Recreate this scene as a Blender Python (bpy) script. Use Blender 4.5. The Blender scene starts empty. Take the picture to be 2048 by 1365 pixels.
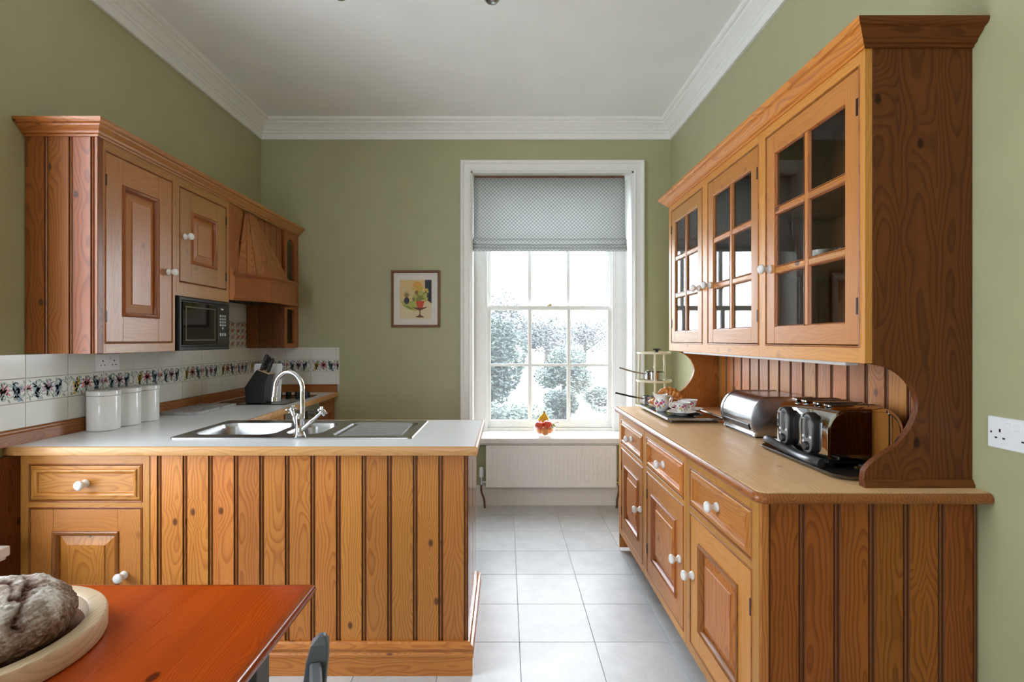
import bpy, bmesh, math, random
from mathutils import Vector, Matrix, noise
PI = math.pi
rnd = random.Random(7)
scene = bpy.context.scene
COL = scene.collection

# ------------------------------------------------------------------ camera, sky, exposure
cam_d = bpy.data.cameras.new('camera')
cam_d.sensor_width = 36.0
cam_d.lens = 18.0
cam_d.shift_x = 0.00586
cam_d.shift_y = -0.0012
cam_d.clip_start = 0.05
cam = bpy.data.objects.new('camera', cam_d)
cam.location = (0, 0, 1.35)
cam.rotation_euler = (PI / 2, 0, 0)
COL.objects.link(cam)
scene.camera = cam

SKY_STRENGTH = 15.5
world = bpy.data.worlds.new('overcast_sky')
scene.world = world
world.use_nodes = True
bg = world.node_tree.nodes['Background']
bg.inputs['Color'].default_value = (0.84, 0.92, 1.0, 1)
bg.inputs['Strength'].default_value = SKY_STRENGTH

scene.view_settings.view_transform = 'Standard'
scene.view_settings.look = 'None'
scene.view_settings.gamma = 1.0
scene.view_settings.use_curve_mapping = False
scene.view_settings.exposure = 0.0
scene.cycles.use_denoising = True
scene.cycles.max_bounces = 10
scene.cycles.diffuse_bounces = 6
scene.cycles.glossy_bounces = 5
scene.cycles.transmission_bounces = 8
scene.cycles.transparent_max_bounces = 12
scene.cycles.caustics_reflective = False
scene.cycles.caustics_refractive = False
scene.cycles.sample_clamp_indirect = 6.0


def portal(name, loc, rot, w, h):
    """sky portal filling a window opening (guides sampling of the sky only)"""
    d = bpy.data.lights.new(name, 'AREA')
    d.shape = 'RECTANGLE'
    d.size = w
    d.size_y = h
    d.cycles.is_portal = True
    o = bpy.data.objects.new(name, d)
    o.location = loc
    o.rotation_euler = rot
    COL.objects.link(o)


# room dimensions (metres); camera stands at x=0, y=0
XL, XR, YB, YR, HC = -2.005, 1.354, 4.19, -4.4, 3.131
WIN_W, WIN_Z0, WIN_Z1 = 1.33, 0.56, 2.729
W1X, W2Y, W4X = 0.3785, 1.19, -0.95
WT = 0.40
ZM = (WIN_Z0 + WIN_Z1) / 2
HM = WIN_Z1 - WIN_Z0
portal('window_portal', (W1X, YB + WT - .01, ZM), (-PI / 2, 0, 0), WIN_W, HM)
portal('window_portal', (XL - WT + .01, W2Y, ZM), (PI / 2, 0, -PI / 2), WIN_W, HM)
portal('window_portal', (W4X, YR - WT + .01, ZM), (PI / 2, 0, 0), WIN_W, HM)


# ------------------------------------------------------------------ materials
class NT:
    def __init__(self, name):
        self.m = bpy.data.materials.new(name)
        self.m.use_nodes = True
        self.t = self.m.node_tree
        self.b = self.t.nodes['Principled BSDF']
        self.out = self.t.nodes['Material Output']

    def n(self, typ, **kw):
        x = self.t.nodes.new(typ)
        for k, v in kw.items():
            setattr(x, k, v)
        return x

    def l(self, a, b):
        self.t.links.new(a, b)

    def set(self, sock, v):
        if isinstance(v, bpy.types.NodeSocket):
            self.l(v, sock)
        elif isinstance(v, (tuple, list)) and len(v) == 3 and sock.type == 'RGBA':
            sock.default_value = (*v, 1)
        else:
            sock.default_value = v

    def math(self, op, a, b=None, c=None):
        x = self.n('ShaderNodeMath', operation=op)
        for i, v in enumerate((a, b, c)):
            if v is not None:
                self.set(x.inputs[i], v)
        return x.outputs[0]

    def mix(self, f, a, b, blend='MIX'):
        x = self.n('ShaderNodeMix', data_type='RGBA', blend_type=blend)
        self.set(x.inputs[0], f)
        self.set(x.inputs[6], a)
        self.set(x.inputs[7], b)
        return x.outputs[2]

    def maprange(self, v, a, b, c=0.0, d=1.0, smooth=False):
        x = self.n('ShaderNodeMapRange')
        if smooth:
            x.interpolation_type = 'SMOOTHSTEP'
        self.set(x.inputs[0], v)
        for i, q in zip((1, 2, 3, 4), (a, b, c, d)):
            self.set(x.inputs[i], q)
        return x.outputs[0]

    def noise(self, vec, scale, detail=3, rough=.5, dist=0.0):
        x = self.n('ShaderNodeTexNoise')
        x.inputs['Scale'].default_value = scale
        x.inputs['Detail'].default_value = detail
        x.inputs['Roughness'].default_value = rough
        x.inputs['Distortion'].default_value = dist
        if vec is not None:
            self.l(vec, x.inputs['Vector'])
        return x

    def xyz(self, x, y, z):
        c = self.n('ShaderNodeCombineXYZ')
        for i, v in enumerate((x, y, z)):
            self.set(c.inputs[i], v)
        return c.outputs[0]

    def ramp(self, f, stops):
        x = self.n('ShaderNodeValToRGB')
        e = x.color_ramp.elements
        while len(e) < len(stops):
            e.new(.5)
        for q, (p, c) in zip(e, stops):
            q.position = p
            q.color = (*c, 1) if len(c) == 3 else c
        self.l(f, x.inputs[0])
        return x.outputs[0]

    def bump(self, h, strength=.2, dist=.002):
        x = self.n('ShaderNodeBump')
        x.inputs['Strength'].default_value = strength
        x.inputs['Distance'].default_value = dist
        self.l(h, x.inputs['Height'])
        self.l(x.outputs[0], self.b.inputs['Normal'])

    def pb(self, **kw):
        names = dict(col='Base Color', rough='Roughness', metal='Metallic', ior='IOR', trans='Transmission Weight',
                     coat='Coat Weight', coatr='Coat Roughness', spec='Specular IOR Level', sss='Subsurface Weight',
                     sheen='Sheen Weight', aniso='Anisotropic')
        for k, v in kw.items():
            self.set(self.b.inputs[names[k]], v)
        return self


def plain(name, col, rough=.5, metal=0.0, var=.04, nscale=30, bump=0.0, **kw):
    """a paint / metal / ceramic: base colour with a slight procedural mottling"""
    t = NT(name)
    tc = t.n('ShaderNodeTexCoord').outputs['Object']
    nz = t.noise(tc, nscale, 3)
    f = t.maprange(nz.outputs[0], .3, .7, 1 - var, 1 + var)
    c = t.mix(1.0, col, t.xyz(f, f, f), 'MULTIPLY')
    t.pb(col=c, rough=rough, metal=metal, **kw)
    if bump:
        t.bump(nz.outputs[0], bump, .002)
    return t.m


def wood(name, light, dark, axis, ring=.0075, rough=.3, period=.11, knots=1.0, var=.16, coat=0.0, tone=.25, fig=.62, coatr=.12, kgate=.70, spec=.5):
    t = NT(name + '_' + axis.lower())
    tc = t.n('ShaderNodeTexCoord').outputs['Object']
    sp = t.n('ShaderNodeSeparateXYZ')
    t.l(tc, sp.inputs[0])
    i = 'XYZ'.index(axis)
    along = sp.outputs[i]
    a = sp.outputs[(i + 1) % 3]
    b = sp.outputs[(i + 2) % 3]
    oi = t.n('ShaderNodeObjectInfo').outputs['Random']
    r2 = t.math('FRACT', t.math('MULTIPLY', oi, 37.31))
    r3 = t.math('FRACT', t.math('MULTIPLY', oi, 91.77))
    al = t.math('ADD', along, t.math('MULTIPLY', oi, 41.0))
    off = t.math('MULTIPLY', r2, 30.0)
    # slow wander of the pith along the board
    w = t.noise(t.xyz(t.math('MULTIPLY', a, 2.0), t.math('ADD', t.math('MULTIPLY', b, 2.0), off), t.math('MULTIPLY', al, 1.3)), 1.6, 2, .45)
    ws = t.n('ShaderNodeSeparateColor')
    t.l(w.outputs[1], ws.inputs[0])
    ap = t.math('PINGPONG', t.math('ADD', a, t.math('MULTIPLY', r3, period * 2)), period)
    ap = t.math('ADD', t.math('SUBTRACT', ap, period * .5), t.math('MULTIPLY', t.math('SUBTRACT', ws.outputs[0], .5), .08))
    bp = t.math('PINGPONG', t.math('ADD', b, t.math('MULTIPLY', r2, period * 2)), period)
    bp = t.math('ADD', t.math('SUBTRACT', bp, period * .5), t.math('MULTIPLY', t.math('SUBTRACT', ws.outputs[1], .5), .16))
    rad = t.math('SQRT', t.math('ADD', t.math('MULTIPLY', ap, ap), t.math('MULTIPLY', bp, bp)))
    # knots
    vo = t.n('ShaderNodeTexVoronoi')
    vo.voronoi_dimensions = '2D'
    vo.inputs['Scale'].default_value = 6.5
    nsp = t.n('ShaderNodeSeparateXYZ')
    t.l(t.n('ShaderNodeTexCoord').outputs['Normal'], nsp.inputs[0])
    wa = t.math('SUBTRACT', 1.0, t.math('MULTIPLY', t.math('ABSOLUTE', nsp.outputs[(i + 1) % 3]), .88))
    wb = t.math('SUBTRACT', 1.0, t.math('MULTIPLY', t.math('ABSOLUTE', nsp.outputs[(i + 2) % 3]), .88))
    ac = t.math('ADD', t.math('MULTIPLY', a, wa), t.math('MULTIPLY', b, wb))
    t.l(t.xyz(t.math('ADD', ac, off), t.math('MULTIPLY', al, .62), 0.0), vo.inputs['Vector'])
    vs = t.n('ShaderNodeSeparateColor')
    t.l(vo.outputs['Color'], vs.inputs[0])
    gate = t.math('MULTIPLY', t.math('GREATER_THAN', vs.outputs[0], kgate), knots)
    kd = vo.outputs['Distance']
    knot = t.math('MULTIPLY', t.maprange(kd, .035, .085, 1, 0, True), gate)
    bend = t.math('MULTIPLY', t.maprange(kd, .05, .45, 1, 0, True), t.math('MULTIPLY', gate, .022))
    fine = t.noise(t.xyz(t.math('MULTIPLY', a, 60.0), t.math('ADD', t.math('MULTIPLY', b, 60.0), off), t.math('MULTIPLY', al, 3.0)), 1.0, 3, .6)
    rad = t.math('ADD', t.math('ADD', rad, bend), t.math('MULTIPLY', fine.outputs[0], .0022))
    saw = t.math('FRACT', t.math('DIVIDE', rad, ring))
    line = t.ramp(saw, [(0, (0, 0, 0)), (.45, (.10, .10, .10)), (.82, (.9, .9, .9)), (.9, (.8, .8, .8)), (1, (0, 0, 0))])
    fib = t.maprange(fine.outputs[0], .3, .7, .0, 1.0)
    tn = t.noise(t.xyz(t.math('MULTIPLY', a, 9.0), t.math('ADD', t.math('MULTIPLY', b, 9.0), off), t.math('MULTIPLY', al, 1.1)), 1.2, 2, .5)
    f = t.math('ADD', t.math('MULTIPLY', line, fig), t.math('MULTIPLY', fib, .14))
    f = t.math('ADD', f, t.math('MULTIPLY', t.math('SUBTRACT', tn.outputs[0], .5), tone * 2))
    n = t.n('ShaderNodeClamp')
    t.l(f, n.inputs[0])
    c = t.mix(n.outputs[0], light, dark)
    c = t.mix(t.math('MULTIPLY', knot, .85), c, (dark[0] * .22, dark[1] * .2, dark[2] * .3))
    v = t.maprange(oi, 0, 1, 1 - var, 1 + var)
    hv = t.n('ShaderNodeHueSaturation')
    t.l(t.maprange(r2, 0, 1, .492, .508), hv.inputs['Hue'])
    t.l(v, hv.inputs['Value'])
    t.l(c, hv.inputs['Color'])
    t.pb(col=hv.outputs[0], rough=t.maprange(fine.outputs[0], .3, .7, rough * .9, rough * 1.15), coat=coat, coatr=coatr, spec=spec)
    t.bump(t.math('ADD', line, fine.outputs[0]), .06, .001)
    return t.m


def wood3(name, *args, **kw):
    return {ax: wood(name, *args, ax, **kw) for ax in 'XYZ'}


PINE = wood3('honey_pine', (.61, .235, .045), (.33, .085, .012), ring=.0095, rough=.38, tone=.22)
SHEEN = wood3('lacquered_pine', (.61, .235, .045), (.33, .085, .012), ring=.0095, rough=.25, tone=.22, coat=1.0, coatr=.12)
FRM = wood3('plain_sawn_pine', (.57, .245, .048), (.35, .11, .016), ring=.0085, rough=.40, tone=.24, fig=.32, knots=.4)
GLOSS = wood3('varnished_pine', (.46, .175, .026), (.25, .065, .008), ring=.0095, rough=.36, tone=.24, fig=.36, coat=1.0, coatr=.36, knots=.5)
RED = wood3('red_pine', (.36, .118, .022), (.15, .036, .007), ring=.0095, rough=.34)
DEEP = wood3('deep_red_pine', (.25, .075, .014), (.10, .024, .005), ring=.010, rough=.32)
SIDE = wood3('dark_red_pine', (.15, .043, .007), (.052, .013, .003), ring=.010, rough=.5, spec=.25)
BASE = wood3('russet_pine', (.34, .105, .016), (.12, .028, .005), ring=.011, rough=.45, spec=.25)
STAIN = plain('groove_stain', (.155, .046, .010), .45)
TOPW = wood3('worktop_pine', (.95, .66, .34), (.72, .40, .14), knots=.4, rough=.36, tone=.18, ring=.011, fig=.5)
LIP = wood3('lipping_pine', (.62, .34, .12), (.46, .21, .06), knots=0, rough=.35, tone=.12)
TAB = wood3('table_pine', (.46, .076, .005), (.20, .022, .002), ring=.006, rough=.17, knots=1.0, coat=.1, tone=.34, kgate=.45, fig=.4)
BEECH = wood3('beech_board', (.62, .47, .30), (.45, .30, .16), knots=0, rough=.5, tone=.2)
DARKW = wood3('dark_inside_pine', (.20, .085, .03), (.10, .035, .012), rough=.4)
FRAMEW = wood3('picture_frame_wood', (.20, .085, .03), (.09, .03, .01), rough=.4, knots=0)

WALL = plain('sage_wall_paint', (.40, .392, .225), .5, var=.03, nscale=6)
CEIL = plain('ceiling_paint', (.90, .90, .885), .8, var=.02, nscale=4)
WHITE = plain('white_gloss_paint', (.86, .855, .83), .35, var=.02)
CREAM = plain('cream_enamel', (.80, .75, .58), .35, var=.02)
CERAM = plain('white_ceramic', (.83, .83, .82), .12, var=.01)
CHINA = plain('bone_china', (.88, .87, .85), .1, var=.01)
TILEW = plain('white_wall_tile', (.76, .745, .70), .12, var=.03, nscale=9)
GROUT = plain('tile_grout', (.50, .47, .42), .9)
FGROUT = plain('floor_grout', (.52, .525, .53), .9)
CHROME = plain('chrome', (.62, .62, .63), .05, 1.0, var=.01)
STEEL = plain('brushed_steel', (.44, .44, .45), .27, 1.0, var=.05, nscale=60)
DSTEEL = plain('dull_dark_steel', (.20, .195, .185), .32, 1.0, var=.2, nscale=90)
BLACK = plain('black_plastic', (.012, .012, .013), .3)
GLOSSB = plain('black_glass', (.006, .006, .007), .04, var=0)
SGREY = plain('silver_grey_plastic', (.16, .16, .17), .3)
COPPER = plain('painted_copper_pipe', (.17, .06, .03), .4)
BRASS = plain('brass', (.75, .55, .22), .25, 1.0)
GPAINT = plain('grey_blue_chalk_paint', (.115, .12, .13), .5, var=.12, nscale=18)
PLASTIC = plain('white_plastic', (.83, .84, .86), .3, var=.01)
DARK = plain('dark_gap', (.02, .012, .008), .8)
IRON = plain('hinge_iron', (.06, .04, .03), .4, .6)
CARD = plain('picture_mat', (.74, .71, .66), .8)
LAMIN = plain('pale_laminate', (.84, .855, .87), .24, var=.03, nscale=220)


def tile_floor_mat():
    t = NT('grey_floor_tile')
    tc = t.n('ShaderNodeTexCoord').outputs['Object']
    oi = t.n('ShaderNodeObjectInfo').outputs['Random']
    v = t.n('ShaderNodeVectorMath', operation='ADD')
    t.l(tc, v.inputs[0])
    t.l(t.xyz(t.math('MULTIPLY', oi, 50), oi, oi), v.inputs[1])
    n1 = t.noise(v.outputs[0], 9, 5, .6)
    n2 = t.noise(v.outputs[0], 160, 3, .7)
    f = t.math('ADD', t.math('MULTIPLY', n1.outputs[0], .6), t.math('MULTIPLY', n2.outputs[0], .4))
    c = t.ramp(f, [(.3, (.52, .54, .56)), (.5, (.62, .64, .66)), (.7, (.72, .74, .76))])
    vv = t.maprange(oi, 0, 1, .93, 1.07)
    c = t.mix(1.0, c, t.xyz(vv, vv, vv), 'MULTIPLY')
    t.pb(col=c, rough=t.maprange(n2.outputs[0], .3, .7, .30, .42))
    t.bump(n2.outputs[0], .08, .001)
    return t.m


FTILE = tile_floor_mat()


def glass_mat(name, veil=.0, tint=(1, 1, 1), refl=1.0):
    """thin pane: see-through, a clear reflection by Fresnel and an optional translucent film that adds a haze of glare"""
    t = NT(name)
    t.t.nodes.remove(t.b)
    tr = t.n('ShaderNodeBsdfTransparent')
    t.set(tr.inputs[0], tint)
    gl = t.n('ShaderNodeBsdfGlossy')
    gl.inputs['Roughness'].default_value = .01
    lw = t.n('ShaderNodeLayerWeight')
    lw.inputs[0].default_value = .5
    fr = t.math('MULTIPLY_ADD', t.math('POWER', lw.outputs['Facing'], 5.0), .95, .04)
    mx = t.n('ShaderNodeMixShader')
    t.l(t.math('MULTIPLY', fr, refl), mx.inputs[0])
    t.l(tr.outputs[0], mx.inputs[1])
    t.l(gl.outputs[0], mx.inputs[2])
    last = mx.outputs[0]
    if veil:
        tl = t.n('ShaderNodeBsdfTranslucent')
        t.set(tl.inputs[0], (.92, .95, 1.0))
        tc = t.n('ShaderNodeTexCoord').outputs['Object']
        n1 = t.noise(tc, 5, 3)
        n2 = t.noise(tc, 220, 2, .6)
        f = t.math('ADD', t.maprange(n1.outputs[0], .3, .7, veil * .8, veil * 1.2),
                   t.math('MULTIPLY', t.maprange(n2.outputs[0], .60, .72), veil * .8))
        m2 = t.n('ShaderNodeMixShader')
        t.l(f, m2.inputs[0])
        t.l(last, m2.inputs[1])
        t.l(tl.outputs[0], m2.inputs[2])
        last = m2.outputs[0]
    t.l(last, t.out.inputs[0])
    return t.m


PANE = glass_mat('veiled_window_glass', veil=.016)  # translucent film mixed in to imitate glare hazing the view out
CABGL = glass_mat('cabinet_glass', tint=(.90, .90, .88), refl=.75)


def clear_glass():
    t = NT('clear_glass')
    t.pb(col=(.97, .98, .98), rough=.02, trans=1.0, ior=1.45)
    return t.m


GLASS = glass_mat('clear_glassware', tint=(.97, .98, .98))


def blind_mat():
    t = NT('lattice_fabric')
    tc = t.n('ShaderNodeTexCoord').outputs['UV']
    s = t.n('ShaderNodeSeparateXYZ')
    t.l(tc, s.inputs[0])
    p = .0315
    u = t.math('MULTIPLY', s.outputs[0], 2 * PI / p)
    v = t.math('MULTIPLY', s.outputs[1], 2 * PI / p)
    k = t.math('ABSOLUTE', t.math('ADD', t.math('COSINE', u), t.math('COSINE', v)))
    lat = t.maprange(k, .30, .52, 1, 0, True)
    k2 = t.math('ADD', t.math('COSINE', u), t.math('COSINE', v))
    dot = t.maprange(t.math('ABSOLUTE', t.math('ABSOLUTE', t.math('SUBTRACT', t.math('ABSOLUTE', k2), 1.45))), .12, .25, .55, 0, True)
    f = t.math('MAXIMUM', lat, dot)
    c = t.mix(t.math('MULTIPLY', f, .8), (.74, .75, .73), (.24, .275, .30))
    tr = t.n('ShaderNodeBsdfTranslucent')
    t.set(tr.inputs[0], c)
    t.pb(col=c, rough=.85)
    m = t.n('ShaderNodeMixShader')
    m.inputs[0].default_value = .40
    t.l(t.b.outputs[0], m.inputs[1])
    t.l(tr.outputs[0], m.inputs[2])
    t.l(m.outputs[0], t.out.inputs[0])
    return t.m


BLIND = blind_mat()


def bread_mat():
    t = NT('floury_crust')
    tc = t.n('ShaderNodeTexCoord').outputs['Object']
    g = t.n('ShaderNodeNewGeometry')
    at = t.n('ShaderNodeAttribute')
    at.attribute_name = 'tear'
    n1 = t.noise(tc, 14, 5, .65, .6)
    n2 = t.noise(tc, 120, 4, .7)
    f = t.math('ADD', t.math('MULTIPLY', n1.outputs[0], .7), t.math('MULTIPLY', n2.outputs[0], .5))
    z_ = t.n('ShaderNodeSeparateXYZ')
    t.l(tc, z_.inputs[0])
    f = t.math('ADD', f, t.maprange(z_.outputs[2], -.05, .05, -.10, .10))
    c = t.ramp(f, [(.43, (.085, .034, .014)), (.56, (.18, .095, .055)), (.67, (.38, .30, .24)), (.78, (.68, .63, .58))])
    c = t.mix(at.outputs['Fac'], c, (.10, .028, .010))
    t.pb(col=c, rough=.85)
    t.bump(f, .6, .004)
    return t.m


BREAD = bread_mat()


def croissant_mat():
    t = NT('baked_pastry')
    tc = t.n('ShaderNodeTexCoord').outputs['Object']
    n1 = t.noise(tc, 45, 4, .6, .4)
    c = t.ramp(n1.outputs[0], [(.3, (.30, .075, .012)), (.5, (.56, .19, .035)), (.7, (.74, .37, .10))])
    t.pb(col=c, rough=.4)
    t.bump(n1.outputs[0], .3, .002)
    return t.m


PASTRY = croissant_mat()


def fruit_mat(name, c1, c2, scale, rough=.35):
    t = NT(name)
    tc = t.n('ShaderNodeTexCoord').outputs['Object']
    n1 = t.noise(tc, scale, 4, .6)
    t.pb(col=t.ramp(n1.outputs[0], [(.35, c1), (.65, c2)]), rough=rough)
    return t.m


APPLE = fruit_mat('red_apple_skin', (.50, .012, .015), (.68, .09, .03), 14, .25)
ORANGE = fruit_mat('orange_peel', (.80, .22, .015), (.86, .32, .03), 60)
BANANA = fruit_mat('banana_skin', (.80, .50, .03), (.62, .52, .06), 16)
GRAPE = fruit_mat('green_grape_skin', (.35, .42, .12), (.50, .55, .22), 30, .2)
STALK = plain('fruit_stalk', (.14, .10, .03), .6)


def marble_mat():
    t = NT('grey_marble')
    tc = t.n('ShaderNodeTexCoord').outputs['Object']
    n1 = t.noise(tc, 9, 6, .65, 2.2)
    t.pb(col=t.ramp(n1.outputs[0], [(.3, (.30, .30, .31)), (.5, (.50, .50, .50)), (.62, (.24, .24, .25)), (.75, (.58, .58, .58))]), rough=.25)
    return t.m


MARBLE = marble_mat()


def leaf_mat(name, c1, c2):
    t = NT(name)
    tc = t.n('ShaderNodeTexCoord').outputs['Object']
    n1 = t.noise(tc, 3.0, 4, .6)
    t.pb(col=t.ramp(n1.outputs[0], [(.35, c1), (.65, c2)]), rough=.6)
    return t.m


LEAF1 = leaf_mat('evergreen_leaf', (.018, .029, .023), (.042, .060, .048))
LEAF2 = leaf_mat('pale_leaf', (.040, .056, .046), (.075, .095, .078))
LEAF3 = leaf_mat('grey_twig_leaf', (.065, .070, .070), (.10, .105, .105))
BARK = plain('bark', (.09, .075, .06), .9)
LAWN = plain('pale_wet_lawn', (.07, .085, .065), .8, var=.25, nscale=2)

_flat = {}


def flat(col, rough=.55):
    k = tuple(round(c, 3) for c in col) + (rough,)
    if k not in _flat:
        _flat[k] = plain('print_ink', col, rough, var=.08, nscale=120)
    return _flat[k]


# ------------------------------------------------------------------ mesh helpers
FRAME = {}      # object name -> its origin in the coordinates its shapes are written in


class MB:
    def __init__(self):
        self.v, self.f, self.mi, self.uv = [], [], [], None

    def face(self, pts, m=0):
        s = len(self.v)
        self.v.extend([tuple(p) for p in pts])
        self.f.append(tuple(range(s, s + len(pts))))
        self.mi.append(m)

    def mesh(self, verts, faces, m=0):
        s = len(self.v)
        self.v.extend([tuple(p) for p in verts])
        for q in faces:
            self.f.append(tuple(s + i for i in q))
            self.mi.append(m)

    def box(self, x0, x1, y0, y1, z0, z1, m=0):
        x0, x1 = sorted((x0, x1)); y0, y1 = sorted((y0, y1)); z0, z1 = sorted((z0, z1))
        v = [(x0, y0, z0), (x1, y0, z0), (x1, y1, z0), (x0, y1, z0), (x0, y0, z1), (x1, y0, z1), (x1, y1, z1), (x0, y1, z1)]
        self.mesh(v, [(0, 3, 2, 1), (4, 5, 6, 7), (0, 1, 5, 4), (1, 2, 6, 5), (2, 3, 7, 6), (3, 0, 4, 7)], m)
        return self

    def fbox(self, F, u0, u1, d0, d1, z0, z1, m=0):
        a, b = F(u0, d0, z0), F(u1, d1, z1)
        return self.box(a[0], b[0], a[1], b[1], a[2], b[2], m)

    def loft(self, loops, closed=True, cap0=False, cap1=False, m=0, ms=None):
        n = len(loops[0])
        s = len(self.v)
        for lp in loops:
            self.v.extend([tuple(p) for p in lp])
        for i in range(len(loops) - 1):
            for j in range(n if closed else n - 1):
                k = (j + 1) % n
                self.f.append((s + i * n + j, s + i * n + k, s + (i + 1) * n + k, s + (i + 1) * n + j))
                self.mi.append(ms[i] if ms else m)
        if cap0:
            self.f.append(tuple(s + j for j in reversed(range(n)))); self.mi.append(ms[0] if ms else m)
        if cap1:
            b = s + (len(loops) - 1) * n
            self.f.append(tuple(b + j for j in range(n))); self.mi.append(ms[-1] if ms else m)
        return self

    def prism(self, poly, fn, c0, c1, m=0):
        """polygon (a, b) extruded from c0 to c1; fn(a, b, c) gives the point"""
        return self.loft([[fn(a, b, c0) for a, b in poly], [fn(a, b, c1) for a, b in poly]], True, True, True, m)

    def lathe(self, prof, c=(0, 0, 0), axis=(0, 0, 1), seg=24, m=0, caps=True, sx=1.0, sy=1.0):
        q = Vector((0, 0, 1)).rotation_difference(Vector(axis).normalized())
        c = Vector(c)
        loops = []
        for r, h in prof:
            loops.append([c + q @ Vector((r * sx * math.cos(2 * PI * k / seg), r * sy * math.sin(2 * PI * k / seg), h)) for k in range(seg)])
        return self.loft(loops, True, caps, caps, m)

    def tube(self, pts, r, seg=12, m=0, flat=1.0):
        pts = [Vector(p) for p in pts]
        rs = r if isinstance(r, (list, tuple)) else [r] * len(pts)
        loops = []
        up = None
        for i, p in enumerate(pts):
            t = (pts[min(i + 1, len(pts) - 1)] - pts[max(i - 1, 0)]).normalized()
            if up is None:
                up = t.orthogonal().normalized()
                if abs(t.z) < .9:
                    up = (Vector((0, 0, 1)) - t * t.z).normalized()
            up = (up - t * up.dot(t)).normalized()
            s = t.cross(up)
            loops.append([p + (s * math.cos(2 * PI * k / seg) + up * math.sin(2 * PI * k / seg) * flat) * rs[i] for k in range(seg)])
        return self.loft(loops, True, True, True, m)

    def sphere(self, c, r, seg=16, rings=10, m=0, s=(1, 1, 1)):
        loops = []
        for i in range(rings + 1):
            th = PI * i / rings
            rr = max(math.sin(th), .002)
            loops.append([(c[0] + r * s[0] * rr * math.cos(2 * PI * k / seg), c[1] + r * s[1] * rr * math.sin(2 * PI * k / seg), c[2] - r * s[2] * math.cos(th)) for k in range(seg)])
        return self.loft(loops, True, True, True, m)

    def sweep(self, path, prof, fn=lambda a, b, c: (a, b, c), ms=None, m=0, closed_prof=True):
        """profile (offset to the left of the path, height) swept with mitres"""
        P = [Vector(p) for p in path]
        N = []
        for i in range(len(P) - 1):
            d = (P[i + 1] - P[i]).normalized()
            N.append(Vector((-d.y, d.x)))
        loops = []
        for i, p in enumerate(P):
            if i == 0:
                mv = N[0]
            elif i == len(P) - 1:
                mv = N[-1]
            else:
                mv = (N[i - 1] + N[i]) / (1 + N[i - 1].dot(N[i]))
            loops.append([fn(p.x + mv.x * s, p.y + mv.y * s, h) for s, h in prof])
        return self.loft(loops, closed_prof, closed_prof, closed_prof, m, ms)

    def rect_loft(self, F, u0, u1, z0, z1, prof, mv=0, mh=1, cap=None):
        """nested rectangles: prof = [(inset, depth)]; side faces take mv, top and bottom faces mh"""
        loops = [[F(u0 + s, d, z0 + s), F(u1 - s, d, z0 + s), F(u1 - s, d, z1 - s), F(u0 + s, d, z1 - s)] for s, d in prof]
        for i in range(len(loops) - 1):
            for j in range(4):
                k = (j + 1) % 4
                self.face([loops[i][j], loops[i][k], loops[i + 1][k], loops[i + 1][j]], mh if j in (0, 2) else mv)
        if cap is not None:
            self.face(loops[-1], cap)
        return self

    def build(self, name, mats, parent=None, smooth=False, bevel=0.0, angle=40, subsurf=0, weld=True):
        mats = mats if isinstance(mats, (list, tuple)) else [mats]
        me = bpy.data.meshes.new(name)
        lo = [min(p[i] for p in self.v) for i in range(3)]
        hi = [max(p[i] for p in self.v) for i in range(3)]
        c = Vector([(a + b) / 2 for a, b in zip(lo, hi)])
        me.from_pydata([tuple(Vector(p) - c) for p in self.v], [], self.f)
        for mt in mats:
            me.materials.append(mt)
        me.polygons.foreach_set('material_index', self.mi)
        bm = bmesh.new()
        bm.from_mesh(me)
        if weld:
            bmesh.ops.remove_doubles(bm, verts=bm.verts, dist=1e-5)
        bmesh.ops.recalc_face_normals(bm, faces=bm.faces)
        if smooth:
            for f in bm.faces:
                f.smooth = True
        bm.to_mesh(me)
        bm.free()
        if smooth:
            me.set_sharp_from_angle(angle=math.radians(angle))
        o = bpy.data.objects.new(name, me)
        COL.objects.link(o)
        if parent is not None:
            o.parent = parent
            o.location = c - FRAME[parent.name]
        else:
            o.location = c
        FRAME[o.name] = c
        if bevel:
            b = o.modifiers.new('bevel', 'BEVEL')
            b.width = bevel
            b.segments = 2
            b.limit_method = 'ANGLE'
            b.angle_limit = math.radians(50)
        if subsurf:
            s = o.modifiers.new('subsurf', 'SUBSURF')
            s.levels = s.render_levels = subsurf
        return o


def thing(name, label, cat, loc=(0, 0, 0), rotz=0.0, group=None, local=False):
    """an Empty at the thing's base; shapes of its parts are written in world coordinates, or around the base when local"""
    o = bpy.data.objects.new(name, None)
    o.empty_display_size = .05
    COL.objects.link(o)
    o.location = loc
    o.rotation_euler = (0, 0, rotz)
    o['label'] = label
    o['category'] = cat
    if group:
        o['group'] = group
    FRAME[o.name] = Vector((0, 0, 0)) if local else Vector(loc)
    return o


def tag(o, label=None, cat=None, group=None, kind=None):
    for k, v in (('label', label), ('category', cat), ('group', group), ('kind', kind)):
        if v:
            o[k] = v
    return o


def struct(o, label):
    o['kind'] = 'structure'
    o['label'] = label
    return o


def dup(o, parent, delta=(0, 0, 0)):
    """copy of one part (shared mesh) shifted by delta"""
    c = o.copy()
    COL.objects.link(c)
    c.parent = parent
    c.location = o.location + Vector(delta)
    FRAME[c.name] = FRAME[o.name] + Vector(delta)
    return c


def copy_tree(root, loc, rotz=None, label=None):
    r = root.copy()
    COL.objects.link(r)
    r.location = loc
    if rotz is not None:
        r.rotation_euler = (0, 0, rotz)
    if label:
        r['label'] = label
    for ch in list(root.children):
        c = ch.copy()
        COL.objects.link(c)
        c.parent = r
        for g in list(ch.children):
            d = g.copy()
            COL.objects.link(d)
            d.parent = c
    return r


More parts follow.
